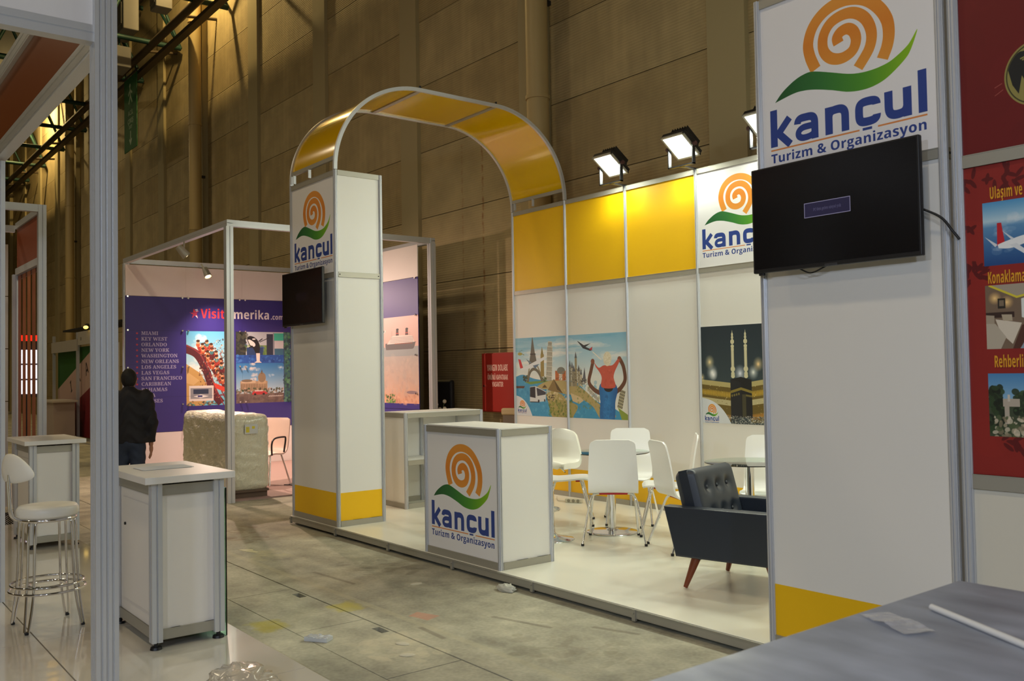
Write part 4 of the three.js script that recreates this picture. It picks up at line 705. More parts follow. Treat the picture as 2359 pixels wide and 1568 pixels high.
function chairLegs() {
  const out = [];
  for (const s of [-1, 1]) { out.push(tube([[s * 0.02, 0.418, 0.1], [s * 0.13, 0.418, 0.12], [s * 0.168, 0.395, 0.135], [s * 0.19, 0.3, 0.16], [s * 0.215, 0.008, 0.235]], 0.0105, 36, 10)); out.push(tube([[s * 0.02, 0.418, -0.09], [s * 0.14, 0.418, -0.11], [s * 0.18, 0.392, -0.13], [s * 0.21, 0.3, -0.16], [s * 0.265, 0.008, -0.27]], 0.0105, 36, 10)); }
  return out;
}
const legGeos = chairLegs(), tipGeos = [[0.215, 0.235], [0.265, -0.27]].flatMap(([x, z]) => [-1, 1].map((s) => ({ s, x, z })));
function chair(label, [x, z], turn) {
  const t = thing('cafe_chair', label, 'chair', [x, HP, z], turn, 'white moulded chairs at the glass tables');
  mesh('seat_shell', chairShell, M.whitePlastic, t);
  for (const g of legGeos) mesh('leg', g, M.chrome, t);
  for (const { s, x: fx, z: fz } of tipGeos) mesh('foot_cap', cyl(0.013, 0.013, 0.02, s * fx, 0.01, fz, 12), M.blackPlastic, t);
  mesh('seat_mount', merge([box(0.24, 0.02, 0.05, 0, 0.42, -0.1), box(0.24, 0.02, 0.05, 0, 0.42, 0.1)]), M.red, t).userData.label = 'red bar under the seat';
  return t;
}
const face = (dx, dz) => Math.atan2(dx, dz);
const chair0 = chair('white moulded chair with its back to the aisle, in front of the round glass table', [3.30, -1.46], face(-0.71, -0.7));
const addChair = (label, [x, z], turn) => dup(chair0, [x, HP, z], turn, label);
addChair('white moulded chair behind the round glass table, its back to the yellow-banded wall', [2.74, -2.23], face(0.66, 0.74));
addChair('white moulded chair side-on between bar stool and round glass table', [2.36, -1.77], face(0.69, -0.72));
addChair('white moulded chair between the navy armchair and the round glass table, turned to second table', [3.97, -1.68], face(0.43, -0.9));
addChair('white moulded chair seen edge-on, drawn up to the first glass table from the wall side', [3.38, -2.05], face(-0.72, 0.69));
addChair('white moulded chair at the wall under the night poster', [4.3, -2.27], face(0.5, 0.86));
const glassMat = phys(0xdff2ea, 0.03, 0, { transmission: 1, thickness: 0.008, ior: 1.5, attenuationColor: new THREE.Color(0x8fd0b8), attenuationDistance: 0.08 });
function glassTable(label, [x, z]) {
  const t = thing('glass_table', label, 'table', [x, HP, z], 0, 'round glass tables');
  mesh('table_top', lathe([[0, 0.722], [0.35, 0.722], [0.353, 0.726], [0.35, 0.73], [0, 0.73]], 64), glassMat, t);
  mesh('pole', cyl(0.036, 0.036, 0.68, 0, 0.36, 0, 24), M.chrome, t);
  mesh('top_plate', cyl(0.11, 0.11, 0.012, 0, 0.712, 0, 28), M.chrome, t);
  mesh('base', lathe([[0, 0.03], [0.05, 0.03], [0.06, 0.022], [0.2, 0.014], [0.235, 0.008], [0.235, 0], [0, 0]], 48), M.chrome, t);
  return t;
}
glassTable('round glass table with chrome pole among the four white chairs', [3.0, -1.73]);
glassTable('round glass table with chrome pole behind the navy armchair', [4.46, -1.84]);
// bar stools behind the front counter
function barStool(label, [x, z], turn) {
  const t = thing('bar_stool', label, 'stool', [x, HP, z], turn, 'white swivel bar stools behind the front counter');
  mesh('seat_shell', shell([[0.2, 0.66], [0.185, 0.685], [0.1, 0.69], [-0.05, 0.682], [-0.14, 0.69], [-0.18, 0.73], [-0.205, 0.82], [-0.225, 0.93], [-0.23, 0.955]], (v) => 0.2 + 0.02 * Math.sin(v * 3.1) - (v > 0.6 ? (v - 0.6) * 0.16 : 0), 0.05, 0.035, 44, 14, 0.07), M.whiteLeather, t);
  mesh('seat_plate', cyl(0.09, 0.07, 0.03, 0, 0.645, 0, 20), M.chrome, t);
  mesh('gas_lift', merge([cyl(0.018, 0.018, 0.26, 0, 0.52, 0, 16), cyl(0.03, 0.03, 0.4, 0, 0.22, 0, 18)]), M.chrome, t);
  mesh('foot_rest', merge([new THREE.TorusGeometry(0.12, 0.011, 10, 36).rotateX(Math.PI / 2).translate(0, 0.28, 0.12), rod([0, 0.28, 0.0], [0, 0.28, 0.05], 0.016, 10)]), M.chrome, t);
  mesh('base', lathe([[0, 0.12], [0.032, 0.12], [0.036, 0.06], [0.06, 0.035], [0.12, 0.02], [0.2, 0.008], [0.205, 0], [0, 0]], 44), M.chrome, t);
  mesh('lever', tube([[0.04, 0.64, 0.02], [0.12, 0.63, 0.05], [0.17, 0.6, 0.07]], 0.006, 14, 8), M.chrome, t);
  return t;
}
const stool0 = barStool('white padded swivel bar stool beside the front counter, next to the white chairs', [2.89, -1.09], face(0.45, 0.9));
dup(stool0, [2.15, HP, -0.98], face(0.15, 1), 'white padded swivel bar stool hidden behind the front counter');
// ---------------------------------------------------------------- counters of the travel stand
function counter(name, label, [x, z], w, d, h, turn, open, logo) {
  const t = thing(name, label, 'counter', [x, HP, z], turn);
  const c = [[0, 0], [w, 0], [w, -d], [0, -d]], rails = [[0.0, 0.055], [h - 0.055, h - 0.004]], full = [[0.055, h - 0.055, M.white, 'white_panel']];
  for (const [a, b] of c) mesh('post', postGeo(h), M.alu, t).position.set(a, 0, b);
  infill(t, c[0], c[1], rails, logo ? [[0.055, h - 0.055, printMat(counterTex), 'logo_panel', 'white panel with orange spiral, green wave and blue lettering']] : full);
  infill(t, c[1], c[2], open === 1 ? [rails[1], [0, 0.055], [0.5, 0.55]] : rails, open === 1 ? [] : full);
  infill(t, c[2], c[3], rails, full); infill(t, c[3], c[0], rails, full);
  mesh('worktop', merge([box(w - 0.01, 0.012, d - 0.01, w / 2, h - 0.002, -d / 2)]), M.white, t);
  if (open === 1) mesh('shelf', box(w - 0.02, 0.016, d - 0.02, w / 2, 0.54, -d / 2), M.white, t);
  return t;
}
const counterTex = canvasTex(1000, 980, (c, w, h) => { c.fillStyle = '#e9e8ea'; c.fillRect(0, 0, w, h); unit(c, -12, -52, 1030, () => emblem(c)); });
counter('logo_counter', 'white square counter with orange spiral logo at the platform edge', [2.585, 0], 1, 0.5, 1.05, 0, 0, true);
{ // long open counter at the far end: its shelves face the chairs
  const t = thing('shelf_counter', 'long white counter with open shelf side behind the arch tower', 'counter', [-0.03, HP, -1.09]);
  const W = 0.5, D = 1.02, H = 1.04, rails = [[0, 0.055], [H - 0.055, H - 0.004]];
  const c = [[0, 0], [W, 0], [W, -D], [0, -D]];
  for (const [a, b] of c) mesh('post', postGeo(H), M.alu, t).position.set(a, 0, b);
  mesh('post', postGeo(H - 0.06), M.alu, t).position.set(0.02, 0, -D / 2);
  infill(t, c[0], c[1], rails, [[0.055, H - 0.055, M.white, 'white_panel']]);
  infill(t, c[1], c[2], [[0, 0.055], [0.47, 0.52], [H - 0.055, H - 0.004]], []);
  infill(t, c[2], c[3], rails, [[0.055, H - 0.055, M.white, 'white_panel']]);
  infill(t, c[3], c[0], rails, [[0.055, H - 0.055, M.white, 'white_panel']]);
  mesh('worktop', box(W - 0.01, 0.012, D - 0.01, W / 2, H - 0.002, -D / 2), M.white, t);
  mesh('shelf', box(W - 0.03, 0.016, D - 0.03, W / 2, 0.51, -D / 2), M.white, t);
}
// ---------------------------------------------------------------- navy armchair
{
  const t = thing('armchair', 'navy leather armchair with buttoned back and tapered wooden legs', 'armchair', [5.1, HP, -0.98], 0);
  t.rotation.y = face(0.975, -0.22); // front is local +z
  const wood = std(0x7a3a1c, 0.4);
  // side arms: slabs with a sloping rear edge
  const arm = (s) => { const sh = new THREE.Shape([[-0.42, 0.54], [0.37, 0.54], [0.36, 0.235], [-0.34, 0.235]].map(([a, b]) => new THREE.Vector2(a, b))); const g = new THREE.ExtrudeGeometry(sh, { depth: 0.085, bevelEnabled: true, bevelThickness: 0.012, bevelSize: 0.014, bevelSegments: 3, steps: 1 }); g.applyMatrix4(new THREE.Matrix4().makeBasis(V3(0, 0, 1), V3(0, 1, 0), V3(-1, 0, 0))); return g.translate(s * 0.34 + 0.0425, 0, 0); };
  for (const s of [-1, 1]) mesh('arm', arm(s), M.leather, t);
  mesh('seat_base', rbox(0.6, 0.15, 0.68, 0.02, 0, 0.285, 0.02), M.leather, t);
  mesh('seat_cushion', rbox(0.58, 0.13, 0.58, 0.045, 0, 0.4, 0.08, 4), M.leather, t);
  { // back: leaning slab with dimples
    const g = new RoundedBoxGeometry(0.6, 0.62, 0.17, 6, 0.035); const p0 = g.attributes.position;
    const b = new THREE.BoxGeometry(0.6, 0.6, 0.16, 48, 48, 4), p = b.attributes.position, spots = []; for (const x of [-0.15, 0, 0.15]) for (const y of [-0.02, 0.16]) spots.push([x, y]);
    for (let i = 0; i < p.count; i++) { let x = p.getX(i), y = p.getY(i), z = p.getZ(i); const ex = Math.max(0, Math.abs(x) - 0.26) / 0.04, ey = Math.max(0, y - 0.25) / 0.05, r = Math.min(1, Math.hypot(ex, ey)); const k = 1 - (1 - Math.sqrt(Math.max(0, 1 - r * r))) * 0.6; z *= k; if (z > 0.05) { z += 0.018 * Math.cos(x * 4.6) * Math.cos(y * 4); for (const [sx, sy] of spots) z -= 0.032 * Math.exp(-((x - sx) ** 2 + (y - sy) ** 2) / 0.0016); } p.setZ(i, z); }
    b.computeVertexNormals(); b.rotateX(-0.24); mesh('backrest', b.translate(0, 0.495, -0.265), M.leather, t);
    const btn = []; for (const [x, y] of spots) { const s = new THREE.SphereGeometry(0.013, 12, 8).scale(1, 1, 0.6).translate(x, y, 0.075).rotateX(-0.24).translate(0, 0.495, -0.265); mesh('button', s, M.leather, t); }
  }
  for (const [x, z] of [[-0.29, -0.25], [0.29, -0.25], [-0.29, 0.27], [0.29, 0.27]]) mesh('leg', rod([x * 1.1, 0.006, z * 1.28], [x * 0.95, 0.23, z * 0.98], 0.015, 16, 0.033), wood, t);
}
// power strip and its cable
{
  const t = thing('power_strip', 'white multi-socket power strip on the platform at the wall', 'power strip', [1.4, HP, -2.7], 0.5);
  mesh('body', rbox(0.2, 0.045, 0.055, 0.008, 0, 0.023, 0), std(0xd9d2bf, 0.5), t);
  for (const x of [-0.055, 0, 0.055]) mesh('socket', cyl(0.018, 0.018, 0.004, 0, 0, 0, 16).rotateX(Math.PI / 2).translate(x, 0.023, 0.028), std(0x9a9384, 0.6), t);
  mesh('cable', tube([[-0.1, 0.012, 0], [-0.2, 0.008, -0.05], [-0.26, 0.008, -0.16], [-0.3, 0.02, -0.26]], 0.005, 24, 6), std(0xcfc8b8, 0.6), t);
}
// ---------------------------------------------------------------- blue stand at the far end
const pinkWhite = std(0xe0d8d6, 0.6);
const blueMat = std(0x33297a, 0.5);
const clipMat = std(0xd8d6d0, 0.2, 1);
{
  const t = thing('blue_stand_frame', 'aluminium post-and-beam frame of the blue stand', 'stand frame', [0, 0, -0.07]);
  for (const [x, z] of [[-2, 0], [-2, -3.0], [-6.5, 0], [-6.5, -3.0]]) mesh('post', squarePost(3.42, 0.09, 0.09, 1), M.aluBig, t).position.set(x, 0, z);
  for (const z of [0, -3]) mesh('beam', merge([box(4.59, 0.08, 0.07, -4.25, 3.46, z), box(4.59, 0.006, 0.074, -4.25, 3.46, z)]), M.aluBig, t);
  for (const x of [-2, -6.5]) mesh('beam', merge([box(0.07, 0.08, 3.0, x, 3.461, -1.5), box(0.074, 0.006, 3.0, x, 3.461, -1.5)]), M.aluBig, t);
}
function hungWall(name, label, at, turn, boards) {
  const t = thing(name, label, 'partition', at, turn);
  for (const [x0, x1, y0, y1, m, nm] of boards) { const b = mesh(nm || 'board', box(x1 - x0, y1 - y0, 0.012), m, t); b.position.set((x0 + x1) / 2, (y0 + y1) / 2, 0); }
  return t;
}
const clips = (t, pts) => { const g = cyl(0.014, 0.014, 0.03, 0, 0, 0, 10).rotateX(Math.PI / 2); for (const [x, y] of pts) mesh('standoff', g, clipMat, t).position.set(x, y, 0.012); };
{
  const b = [];
  for (let k = 0; k < 3; k++) { const x0 = 0.02 + k * 0.975, x1 = x0 + 0.974; b.push([x0, x1, 2.895, 3.4, pinkWhite, 'top_board'], [x0, x1, 0.65, 2.89, printMat(k ? pictureTex[k - 1] : listTex, blueMat, 0.45), 'printed_board'], [x0, x1, 0.02, 0.645, pinkWhite, 'lower_board']); }
  const t = hungWall('list_wall', 'blue wall listing American places with roller coaster and whale photographs', [-6.43, 0, -0.02], Math.PI / 2, b);
  const pts = []; for (const x of [0.05, 0.93, 1.03, 1.92, 2.02, 2.9]) for (const y of [2.88, 2.33, 1.72, 1.1, 0.66]) pts.push([x, y]); clips(t, pts);
}
{
  const b = [];
  for (let k = 0; k < 4; k++) { const x0 = 0.05 + k * 1.07, x1 = x0 + 1.069; b.push([x0, x1, 2.955, 3.42, pinkWhite, 'top_board'], [x0, x1, 1.03, 2.95, printMat(shipTex, blueMat, 0.45), 'printed_board'], [x0, x1, 0.02, 1.025, k === 3 ? blueMat : pinkWhite, 'lower_board']); }
  const t = hungWall('ship_wall', 'back wall of the blue stand printed with a cruise ship and beach', [-6.48, 0, -2.93], 0, b);
  const pts = []; for (let k = 0; k < 4; k++) for (const y of [2.94, 2.4, 1.82, 1.26]) { pts.push([1.06 + k * 1.07, y]); pts.push([0.09 + k * 1.07, y]); } clips(t, pts);
}
{
  const m = mesh('stand_carpet', span(-6.44, -2.05, 0, 0.018, -2.94, -0.05), std(0x9a8078, 0.85)); tag(m, 'thin pinkish carpet floor of the blue stand', 'carpet');
}
function spotlight(at, aim, label, power) {
  const t = thing('spotlight', label, 'spotlight', at, 0, 'halogen arm spotlights of the blue stand');
  const h = new THREE.Group(); h.name = 'lamp_head'; h.lookAt(V3(...aim).sub(V3(...at))); t.add(h); // local +z points along the beam
  mesh('lamp_housing', lathe([[0.02, -0.12], [0.045, -0.12], [0.055, -0.02], [0.062, 0.05], [0.056, 0.05], [0.05, 0.0], [0.02, -0.02]], 24).rotateX(Math.PI / 2), M.aluRail, h);
  mesh('lamp_bulb', new THREE.SphereGeometry(0.042, 16, 12).scale(1, 1, 0.5).translate(0, 0, 0.035), new THREE.MeshStandardMaterial({ color: 0xffffff, emissive: 0xffd9a8, emissiveIntensity: power ? 8 : 0.0 }), h);
  if (power) { const l = new THREE.SpotLight(0xffdcc6, power, 0, 1.15, 0.9, 2); l.name = 'lamp_light'; l.position.set(0, 0, 0.075); l.target.position.set(0, 0, 1); l.shadow.radius = 2; l.castShadow = true; h.add(l); h.add(l.target); l.target.name = 'lamp_target'; }
  return t;
}
mesh('arm', rod([0, 0, 0], [-0.28, 0.2, 0], 0.012, 8), M.aluRail, spotlight([-6.12, 3.27, -1.27], [-5.2, 1.6, -1.6], 'lit halogen spotlight above the roller coaster photograph', SPOT_POWER));
mesh('arm', rod([0, 0.0, 0], [0, 0.165, 0], 0.012, 8), M.aluRail, spotlight([-3.5, 3.25, -0.02], [-3.4, 2.0, -1.2], 'grey spotlight hanging under the front beam of the blue stand', SPOT_POWER * 0.6));
// wrapped furniture block
const wrinkles = dataTex(512, 512, (u, v) => { const a = Math.abs(fbm(u * 9 + v * 4, v * 16 - u * 5, 2, 4)), b = Math.abs(fbm(u * 22 - v * 9, v * 12, 7, 3)); return 1 - Math.min(1, a * 1.6) * 0.6 - Math.min(1, b * 2) * 0.4; }, false);
{
  const t = thing('wrapped_block', 'bulky furniture block wrapped in pale plastic film by the post', 'wrapped package', [-3.03, 0.018, -0.385]);
  const g = new THREE.BoxGeometry(1.82, 0.97, 0.54, 80, 52, 28), p = g.attributes.position;
  for (let i = 0; i < p.count; i++) {
    let x = p.getX(i), y = p.getY(i), z = p.getZ(i); const r = 0.1, hx = 0.91, hy = 0.485, hz = 0.27;
    const cx = Math.max(-hx + r, Math.min(hx - r, x)), cy = Math.max(-hy + r, Math.min(hy - r, y)), cz = Math.max(-hz + r, Math.min(hz - r, z)), d = V3(x - cx, y - cy, z - cz);
    if (d.lengthSq() > 0) { d.setLength(r); x = cx + d.x; y = cy + d.y; z = cz + d.z; }
    const n = 0.022 * fbm(x * 4, y * 9 + x * 3, z * 5, 4) + 0.012 * Math.abs(fbm(x * 11, y * 16 - z * 9, z * 11, 3)); const bulge = y > 0.36 ? 0.05 * Math.max(0, fbm(x * 2 + 3, 0, z * 2, 2) + 0.2) : 0;
    p.setXYZ(i, x + Math.sign(x) * n, y + bulge + n * 0.5, z + Math.sign(z) * n);
  }
  g.computeVertexNormals(); g.translate(0, 0.485 + 0.08, 0);
  mesh('film', g, phys(0xc9c8b2, 0.26, 0, { clearcoat: 0.8, clearcoatRoughness: 0.2, bumpMap: wrinkles, bumpScale: 0.012 }), t);
  mesh('pallet', merge([box(1.76, 0.03, 0.5, 0, 0.085, 0), box(0.1, 0.07, 0.48, -0.8, 0.035, 0), box(0.1, 0.07, 0.48, 0, 0.035, 0), box(0.1, 0.07, 0.48, 0.8, 0.035, 0)]), std(0x5a4a3c, 0.8), t);
  const lab = canvasTex(128, 96, (c) => { c.fillStyle = '#c3c8c8'; c.fillRect(0, 0, 128, 96); c.fillStyle = '#cdbf2e'; c.fillRect(10, 26, 34, 56); c.fillRect(70, 20, 28, 26); c.fillStyle = '#8d8f8a'; c.fillRect(20, 40, 14, 6); });
  const l = mesh('label', box(0.003, 0.12, 0.17), std(0xffffff, 0.6, 0, { map: lab }), t); l.position.set(0.935, 0.87, 0.0);
}
{ // visitor chair with armrest behind the wrapped block
  const t = thing('visitor_chair', 'pale shell chair with dark tubular armrest behind the wrapped block', 'chair', [-3.35, 0.026, -1.1], face(0.5, 0.85));
  mesh('seat_shell', shell([[0.22, 0.43], [0.1, 0.45], [-0.12, 0.44], [-0.19, 0.48], [-0.24, 0.7], [-0.27, 0.92]], () => 0.22, 0.02, 0.02), std(0xd9bfb2, 0.5), t);
  for (const s of [-1, 1]) { mesh('armrest', tube([[s * 0.24, 0.44, -0.1], [s * 0.27, 0.63, -0.1], [s * 0.27, 0.66, -0.05], [s * 0.27, 0.65, 0.15], [s * 0.27, 0.58, 0.22], [s * 0.24, 0.42, 0.18]], 0.013, 40, 8), std(0x3c3a3c, 0.35, 0.6), t); for (const z of [-0.2, 0.2]) mesh('leg', rod([s * 0.17, 0.43, z * 0.6], [s * 0.24, 0, z * 1.2], 0.012, 8), M.chromeSoft, t); }
}
{ // foot of a fan-shaped stand visible on the carpet
  const t = thing('metal_wedge', 'dark tapered metal wedge lying on the pinkish carpet', 'metal wedge', [-2.9, 0.018, -1.3], 0.4);
  mesh('plate', new THREE.ExtrudeGeometry(new THREE.Shape([[-0.16, 0], [0.16, 0.03], [-0.12, 0.12]].map(([a, b]) => new THREE.Vector2(a, b))), { depth: 0.012, bevelEnabled: false }).rotateX(-Math.PI / 2), std(0x2c2c30, 0.25, 0.7), t);
  mesh('stub', cyl(0.012, 0.012, 0.05, -0.1, 0.035, -0.06, 10), M.chrome, t);
}
// ---------------------------------------------------------------- things behind the stands
{
  const t = thing('office_chair', 'black high-backed chair standing behind the ship wall', 'chair', [-1.55, 0, -3.45], -0.6);
  const f = std(0x17181d, 0.6);
  mesh('backrest', rbox(0.42, 0.72, 0.09, 0.04, 0, 1.08, -0.2, 4), f, t); mesh('seat', rbox(0.46, 0.1, 0.44, 0.04, 0, 0.5, 0.02, 3), f, t); mesh('stem', cyl(0.03, 0.03, 0.38, 0, 0.28, 0, 12), M.blackPlastic, t);
  for (let k = 0; k < 5; k++) { const a = k * 1.2566; mesh('leg', rod([0, 0.1, 0], [Math.cos(a) * 0.27, 0.06, Math.sin(a) * 0.27], 0.018, 8), M.blackPlastic, t); mesh('castor', new THREE.SphereGeometry(0.03, 12, 8).translate(Math.cos(a) * 0.27, 0.03, Math.sin(a) * 0.27), M.blackPlastic, t); }
  t.position.set(-2.66, 0, -3.52); t.rotation.y = 0;
}
{
  const t = thing('padded_chair', 'old beige padded chair by the hall wall below the fire cabinet', 'chair', [-0.8, 0, -3.5], 0.35);
  const c = std(0xb3a078, 0.7), g = std(0x6b6052, 0.7);
  mesh('backrest', rbox(0.44, 0.1, 0.07, 0.03, 0, 1.0, -0.18, 3), c, t); mesh('back_board', rbox(0.4, 0.4, 0.03, 0.01, 0, 0.78, -0.18), g, t); mesh('seat', rbox(0.44, 0.08, 0.42, 0.03, 0, 0.46, 0.02, 3), c, t);
  for (const x of [-0.19, 0.19]) { mesh('leg', rod([x, 0, 0.2], [x, 0.44, 0.18], 0.014, 8), M.dark, t); mesh('leg', rod([x, 0, -0.22], [x, 0.98, -0.18], 0.014, 8), M.dark, t); }
}
{
  const t = thing('flower_pot', 'small pot with white artificial flowers behind the shelf counter', 'flower pot', [-2.2, 0.75, -3.32]);
  mesh('pot', lathe([[0, 0], [0.06, 0], [0.08, 0.12], [0.07, 0.12], [0.06, 0.1], [0, 0.1]], 20), std(0x6b4a3a, 0.7), t);
  for (let k = 0; k < 7; k++) { const a = k * 0.9, r = 0.04 + rnd() * 0.05, y = 0.22 + rnd() * 0.16; mesh('stem', rod([0, 0.1, 0], [Math.cos(a) * r, y, Math.sin(a) * r], 0.004, 6), std(0x5a6a44, 0.7), t); mesh('blossom', new THREE.IcosahedronGeometry(0.03, 1).translate(Math.cos(a) * r, y, Math.sin(a) * r), std(0xd8d0c0, 0.7), t); }
  const s = thing('crate', 'brown wooden crate holding the flower pot behind the shelf counter', 'crate', [-2.2, 0, -3.32]);
  for (let k = 0; k < 5; k++) { const y = 0.08 + k * 0.15; mesh('slat', box(0.3, 0.12, 0.015, 0, y, 0.15), std(0x6b543a, 0.8), s); mesh('slat', box(0.3, 0.12, 0.015, 0, y, -0.15), std(0x6b543a, 0.8), s); mesh('slat', box(0.015, 0.12, 0.285, 0.15, y, 0), std(0x6b543a, 0.8), s); mesh('slat', box(0.015, 0.12, 0.285, -0.15, y, 0), std(0x6b543a, 0.8), s); }
  mesh('lid', box(0.33, 0.015, 0.33, 0, 0.742, 0), std(0x74603f, 0.8), s);
}
// ---------------------------------------------------------------- glossy stand on the left
const glossFloor = phys(0xd6d0c3, 0.12, 0, { clearcoat: 0.8, clearcoatRoughness: 0.05 });
{
  const t = thing('gloss_flooring', 'glossy cream floor plates of the stand across the aisle', 'flooring', [0, 0, 0]);
  for (let k = -3; k < 4; k++) for (const [z0, z1] of [[2.0, 2.996], [3.004, 6]]) mesh('floor_plate', span(k * 1.5 + 0.002 + (k === -3 ? 2.5 : 0), k * 1.5 + 1.498, 0, 0.02, z0, z1), glossFloor, t);
}
const bigAlu = M.aluBig;
{
  const t = thing('open_stand_frame', 'large aluminium post and header frame of the glossy-floored stand', 'stand frame', [0, 0.02, 0]);
  mesh('post', squarePost(3.72, 0.1, 0.1, 3), bigAlu, t).position.set(4.48, 0, 3.0);
  mesh('post', squarePost(3.1, 0.09, 0.09, 2), bigAlu, t).position.set(1.74, 0, 3.03);
  const beamX = (x0, x1, y, z) => merge([box(x1 - x0, 0.1, 0.07, (x0 + x1) / 2, y, z), box(x1 - x0, 0.008, 0.074, (x0 + x1) / 2, y + 0.02, z), box(x1 - x0, 0.008, 0.074, (x0 + x1) / 2, y - 0.03, z)]);
  mesh('beam', beamX(-1.2, 4.43, 3.17, 3.0), bigAlu, t); mesh('beam', beamX(-1.2, 4.43, 3.7, 3.0), bigAlu, t);
  mesh('beam', merge([box(0.07, 0.08, 2.6, 4.48, 3.17, 4.34), box(0.076, 0.01, 2.6, 4.48, 3.18, 4.34)]), bigAlu, t); mesh('beam', box(0.07, 0.08, 2.6, 4.48, 3.7, 4.34), bigAlu, t);
  mesh('fascia', box(0.02, 0.45, 2.6, 4.48, 3.44, 4.34), std(0xdcdce0, 0.5), t).userData.label = 'white header board';
  mesh('fascia', box(5.6, 0.43, 0.02, 1.63, 3.435, 3.0), std(0x8a4a1e, 0.3), t).userData.label = 'brown header board';
}
function systemCounter(label, [x, z], w, d, h) {
  const t = thing('display_counter', label, 'counter', [x, 0.02, z]);
  const c = [[-w / 2, d / 2], [w / 2, d / 2], [w / 2, -d / 2], [-w / 2, -d / 2]], ph = h - 0.045 - 0.04;
  for (const [a, b] of c) { mesh('post', squarePost(ph, 0.06, 0.06, 1), bigAlu, t).position.set(a, 0.04, b); mesh('foot', merge([cyl(0.012, 0.012, 0.03, a, 0.028, b, 10), cyl(0.03, 0.034, 0.014, a, 0.008, b, 16)]), M.blackPlastic, t); }
  const rails = [[0.05, 0.11], [ph - 0.03, ph + 0.03]];
  infill(t, c[0], c[1], rails, [[0.1, ph - 0.02, M.whiteBoard, 'side_panel']], 0.06);
  infill(t, c[1], c[2], rails, [[0.1, ph - 0.02, M.whiteBoard, 'side_panel']], 0.06);
  infill(t, c[2], c[3], rails, [[0.1, ph - 0.02, M.whiteBoard, 'side_panel']], 0.06);
  infill(t, c[3], c[0], rails, [[0.1, ph - 0.02, M.whiteBoard, 'side_panel']], 0.06);
  const door = mesh('door', rbox(w - 0.2, ph - 0.28, 0.006, 0.002, 0, ph / 2 + 0.05, d / 2 + 0.006), M.whiteBoard, t);
  mesh('lock', cyl(0.009, 0.009, 0.012, 0, 0, 0, 12).rotateX(Math.PI / 2).translate(-w / 2 + 0.16, ph * 0.72, d / 2 + 0.012), M.dark, door);
  mesh('top', rbox(w + 0.16, 0.04, d + 0.16, 0.004, 0, h - 0.02, 0), std(0xdedbd6, 0.4), t);
  return t;
}
systemCounter('white lockable display counter carrying a sheet of paper', [3.27, 2.335], 0.73, 0.36, 0.985);
systemCounter('white lockable display counter beside the slatted wooden wall', [-0.62, 2.26], 0.73, 0.36, 0.985);
{ const m = mesh('paper_sheet', merge([box(0.21, 0.0012, 0.3, 3.17, 1.006, 2.32).applyMatrix4(new THREE.Matrix4()), box(0.21, 0.0012, 0.3, 3.19, 1.0075, 2.335)]), std(0xd8d8da, 0.7)); tag(m, 'white sheets of paper lying on the display counter', 'paper'); }
{ const m = mesh('glass_sheet', span(2.95, 3.635, 0.021, 0.9, 2.1, 2.108), phys(0xcfeee0, 0.02, 0, { transmission: 1, thickness: 0.008, ior: 1.5, attenuationColor: new THREE.Color(0x2f9a6c), attenuationDistance: 0.06 })); tag(m, 'upright glass pane with green edge behind the display counter', 'glass'); }
{ // bar stool with round cushion
  const t = thing('chrome_stool', 'chrome bar stool with round cream cushion and curved back pad', 'stool', [2.63, 0.02, 2.88], 0.0);
  t.scale.set(0.97, 1.035, 0.97);
  mesh('cushion', lathe([[0, 0.66], [0.17, 0.66], [0.185, 0.675], [0.185, 0.71], [0.17, 0.728], [0.1, 0.737], [0, 0.74]], 40), M.whiteLeather, t);
  mesh('seat_ring', new THREE.TorusGeometry(0.165, 0.011, 10, 44).rotateX(Math.PI / 2).translate(0, 0.65, 0), M.chrome, t);
  for (let k = 0; k < 4; k++) {
    const a = k * Math.PI / 2 + 0.72, c = Math.cos(a), s = Math.sin(a), px = -s * 0.022, pz = c * 0.022;
    for (const o of [-1, 1]) mesh('leg', tube([[c * 0.06 + px * o, 0.648, s * 0.06 + pz * o], [c * 0.15 + px * o, 0.645, s * 0.15 + pz * o], [c * 0.175 + px * o, 0.61, s * 0.175 + pz * o], [c * 0.185 + px * o, 0.4, s * 0.185 + pz * o], [c * 0.2 + px * o, 0.2, s * 0.2 + pz * o], [c * 0.235 + px * o * 0.6, 0.012, s * 0.235 + pz * o * 0.6]], 0.0085, 44, 10), M.chrome, t);
    mesh('foot_cap', rbox(0.035, 0.016, 0.022, 0.005, c * 0.235, 0.008, s * 0.235), M.blackPlastic, t);
  }
  for (const [y, r] of [[0.26, 0.215], [0.225, 0.225]]) mesh('foot_ring', new THREE.TorusGeometry(r, 0.0075, 10, 56).rotateX(Math.PI / 2).translate(0, y, 0), M.chrome, t);
  mesh('inner_ring', new THREE.TorusGeometry(0.11, 0.0075, 10, 40).rotateX(Math.PI / 2).translate(0, 0.245, 0), M.chrome, t);
  const bg = new THREE.SphereGeometry(1, 36, 20), bp = bg.attributes.position; // kidney-shaped pad
  for (let i = 0; i < bp.count; i++) { const x = bp.getX(i), y = bp.getY(i), z = bp.getZ(i), sx = Math.sign(x) * Math.abs(x) ** 0.8; bp.setXYZ(i, sx * 0.19, y * 0.088 * (1 - 0.25 * x * x) + 0.035 * (1 - x * x), z * 0.028 + 0.06 * x * x); }
  bg.computeVertexNormals();
  const pad = mesh('back_pad', bg, M.whiteLeather, t); pad.position.set(0.0, 0.93, 0.215); pad.rotation.y = Math.PI + 0.25;
  for (const o of [-1, 1]) mesh('back_tube', tube([[o * 0.03, 0.66, 0.14], [o * 0.03, 0.66, 0.19], [o * 0.03, 0.7, 0.215], [o * 0.03, 0.8, 0.222], [o * 0.03, 0.93, 0.23]], 0.009, 30, 10), M.chrome, t);
}
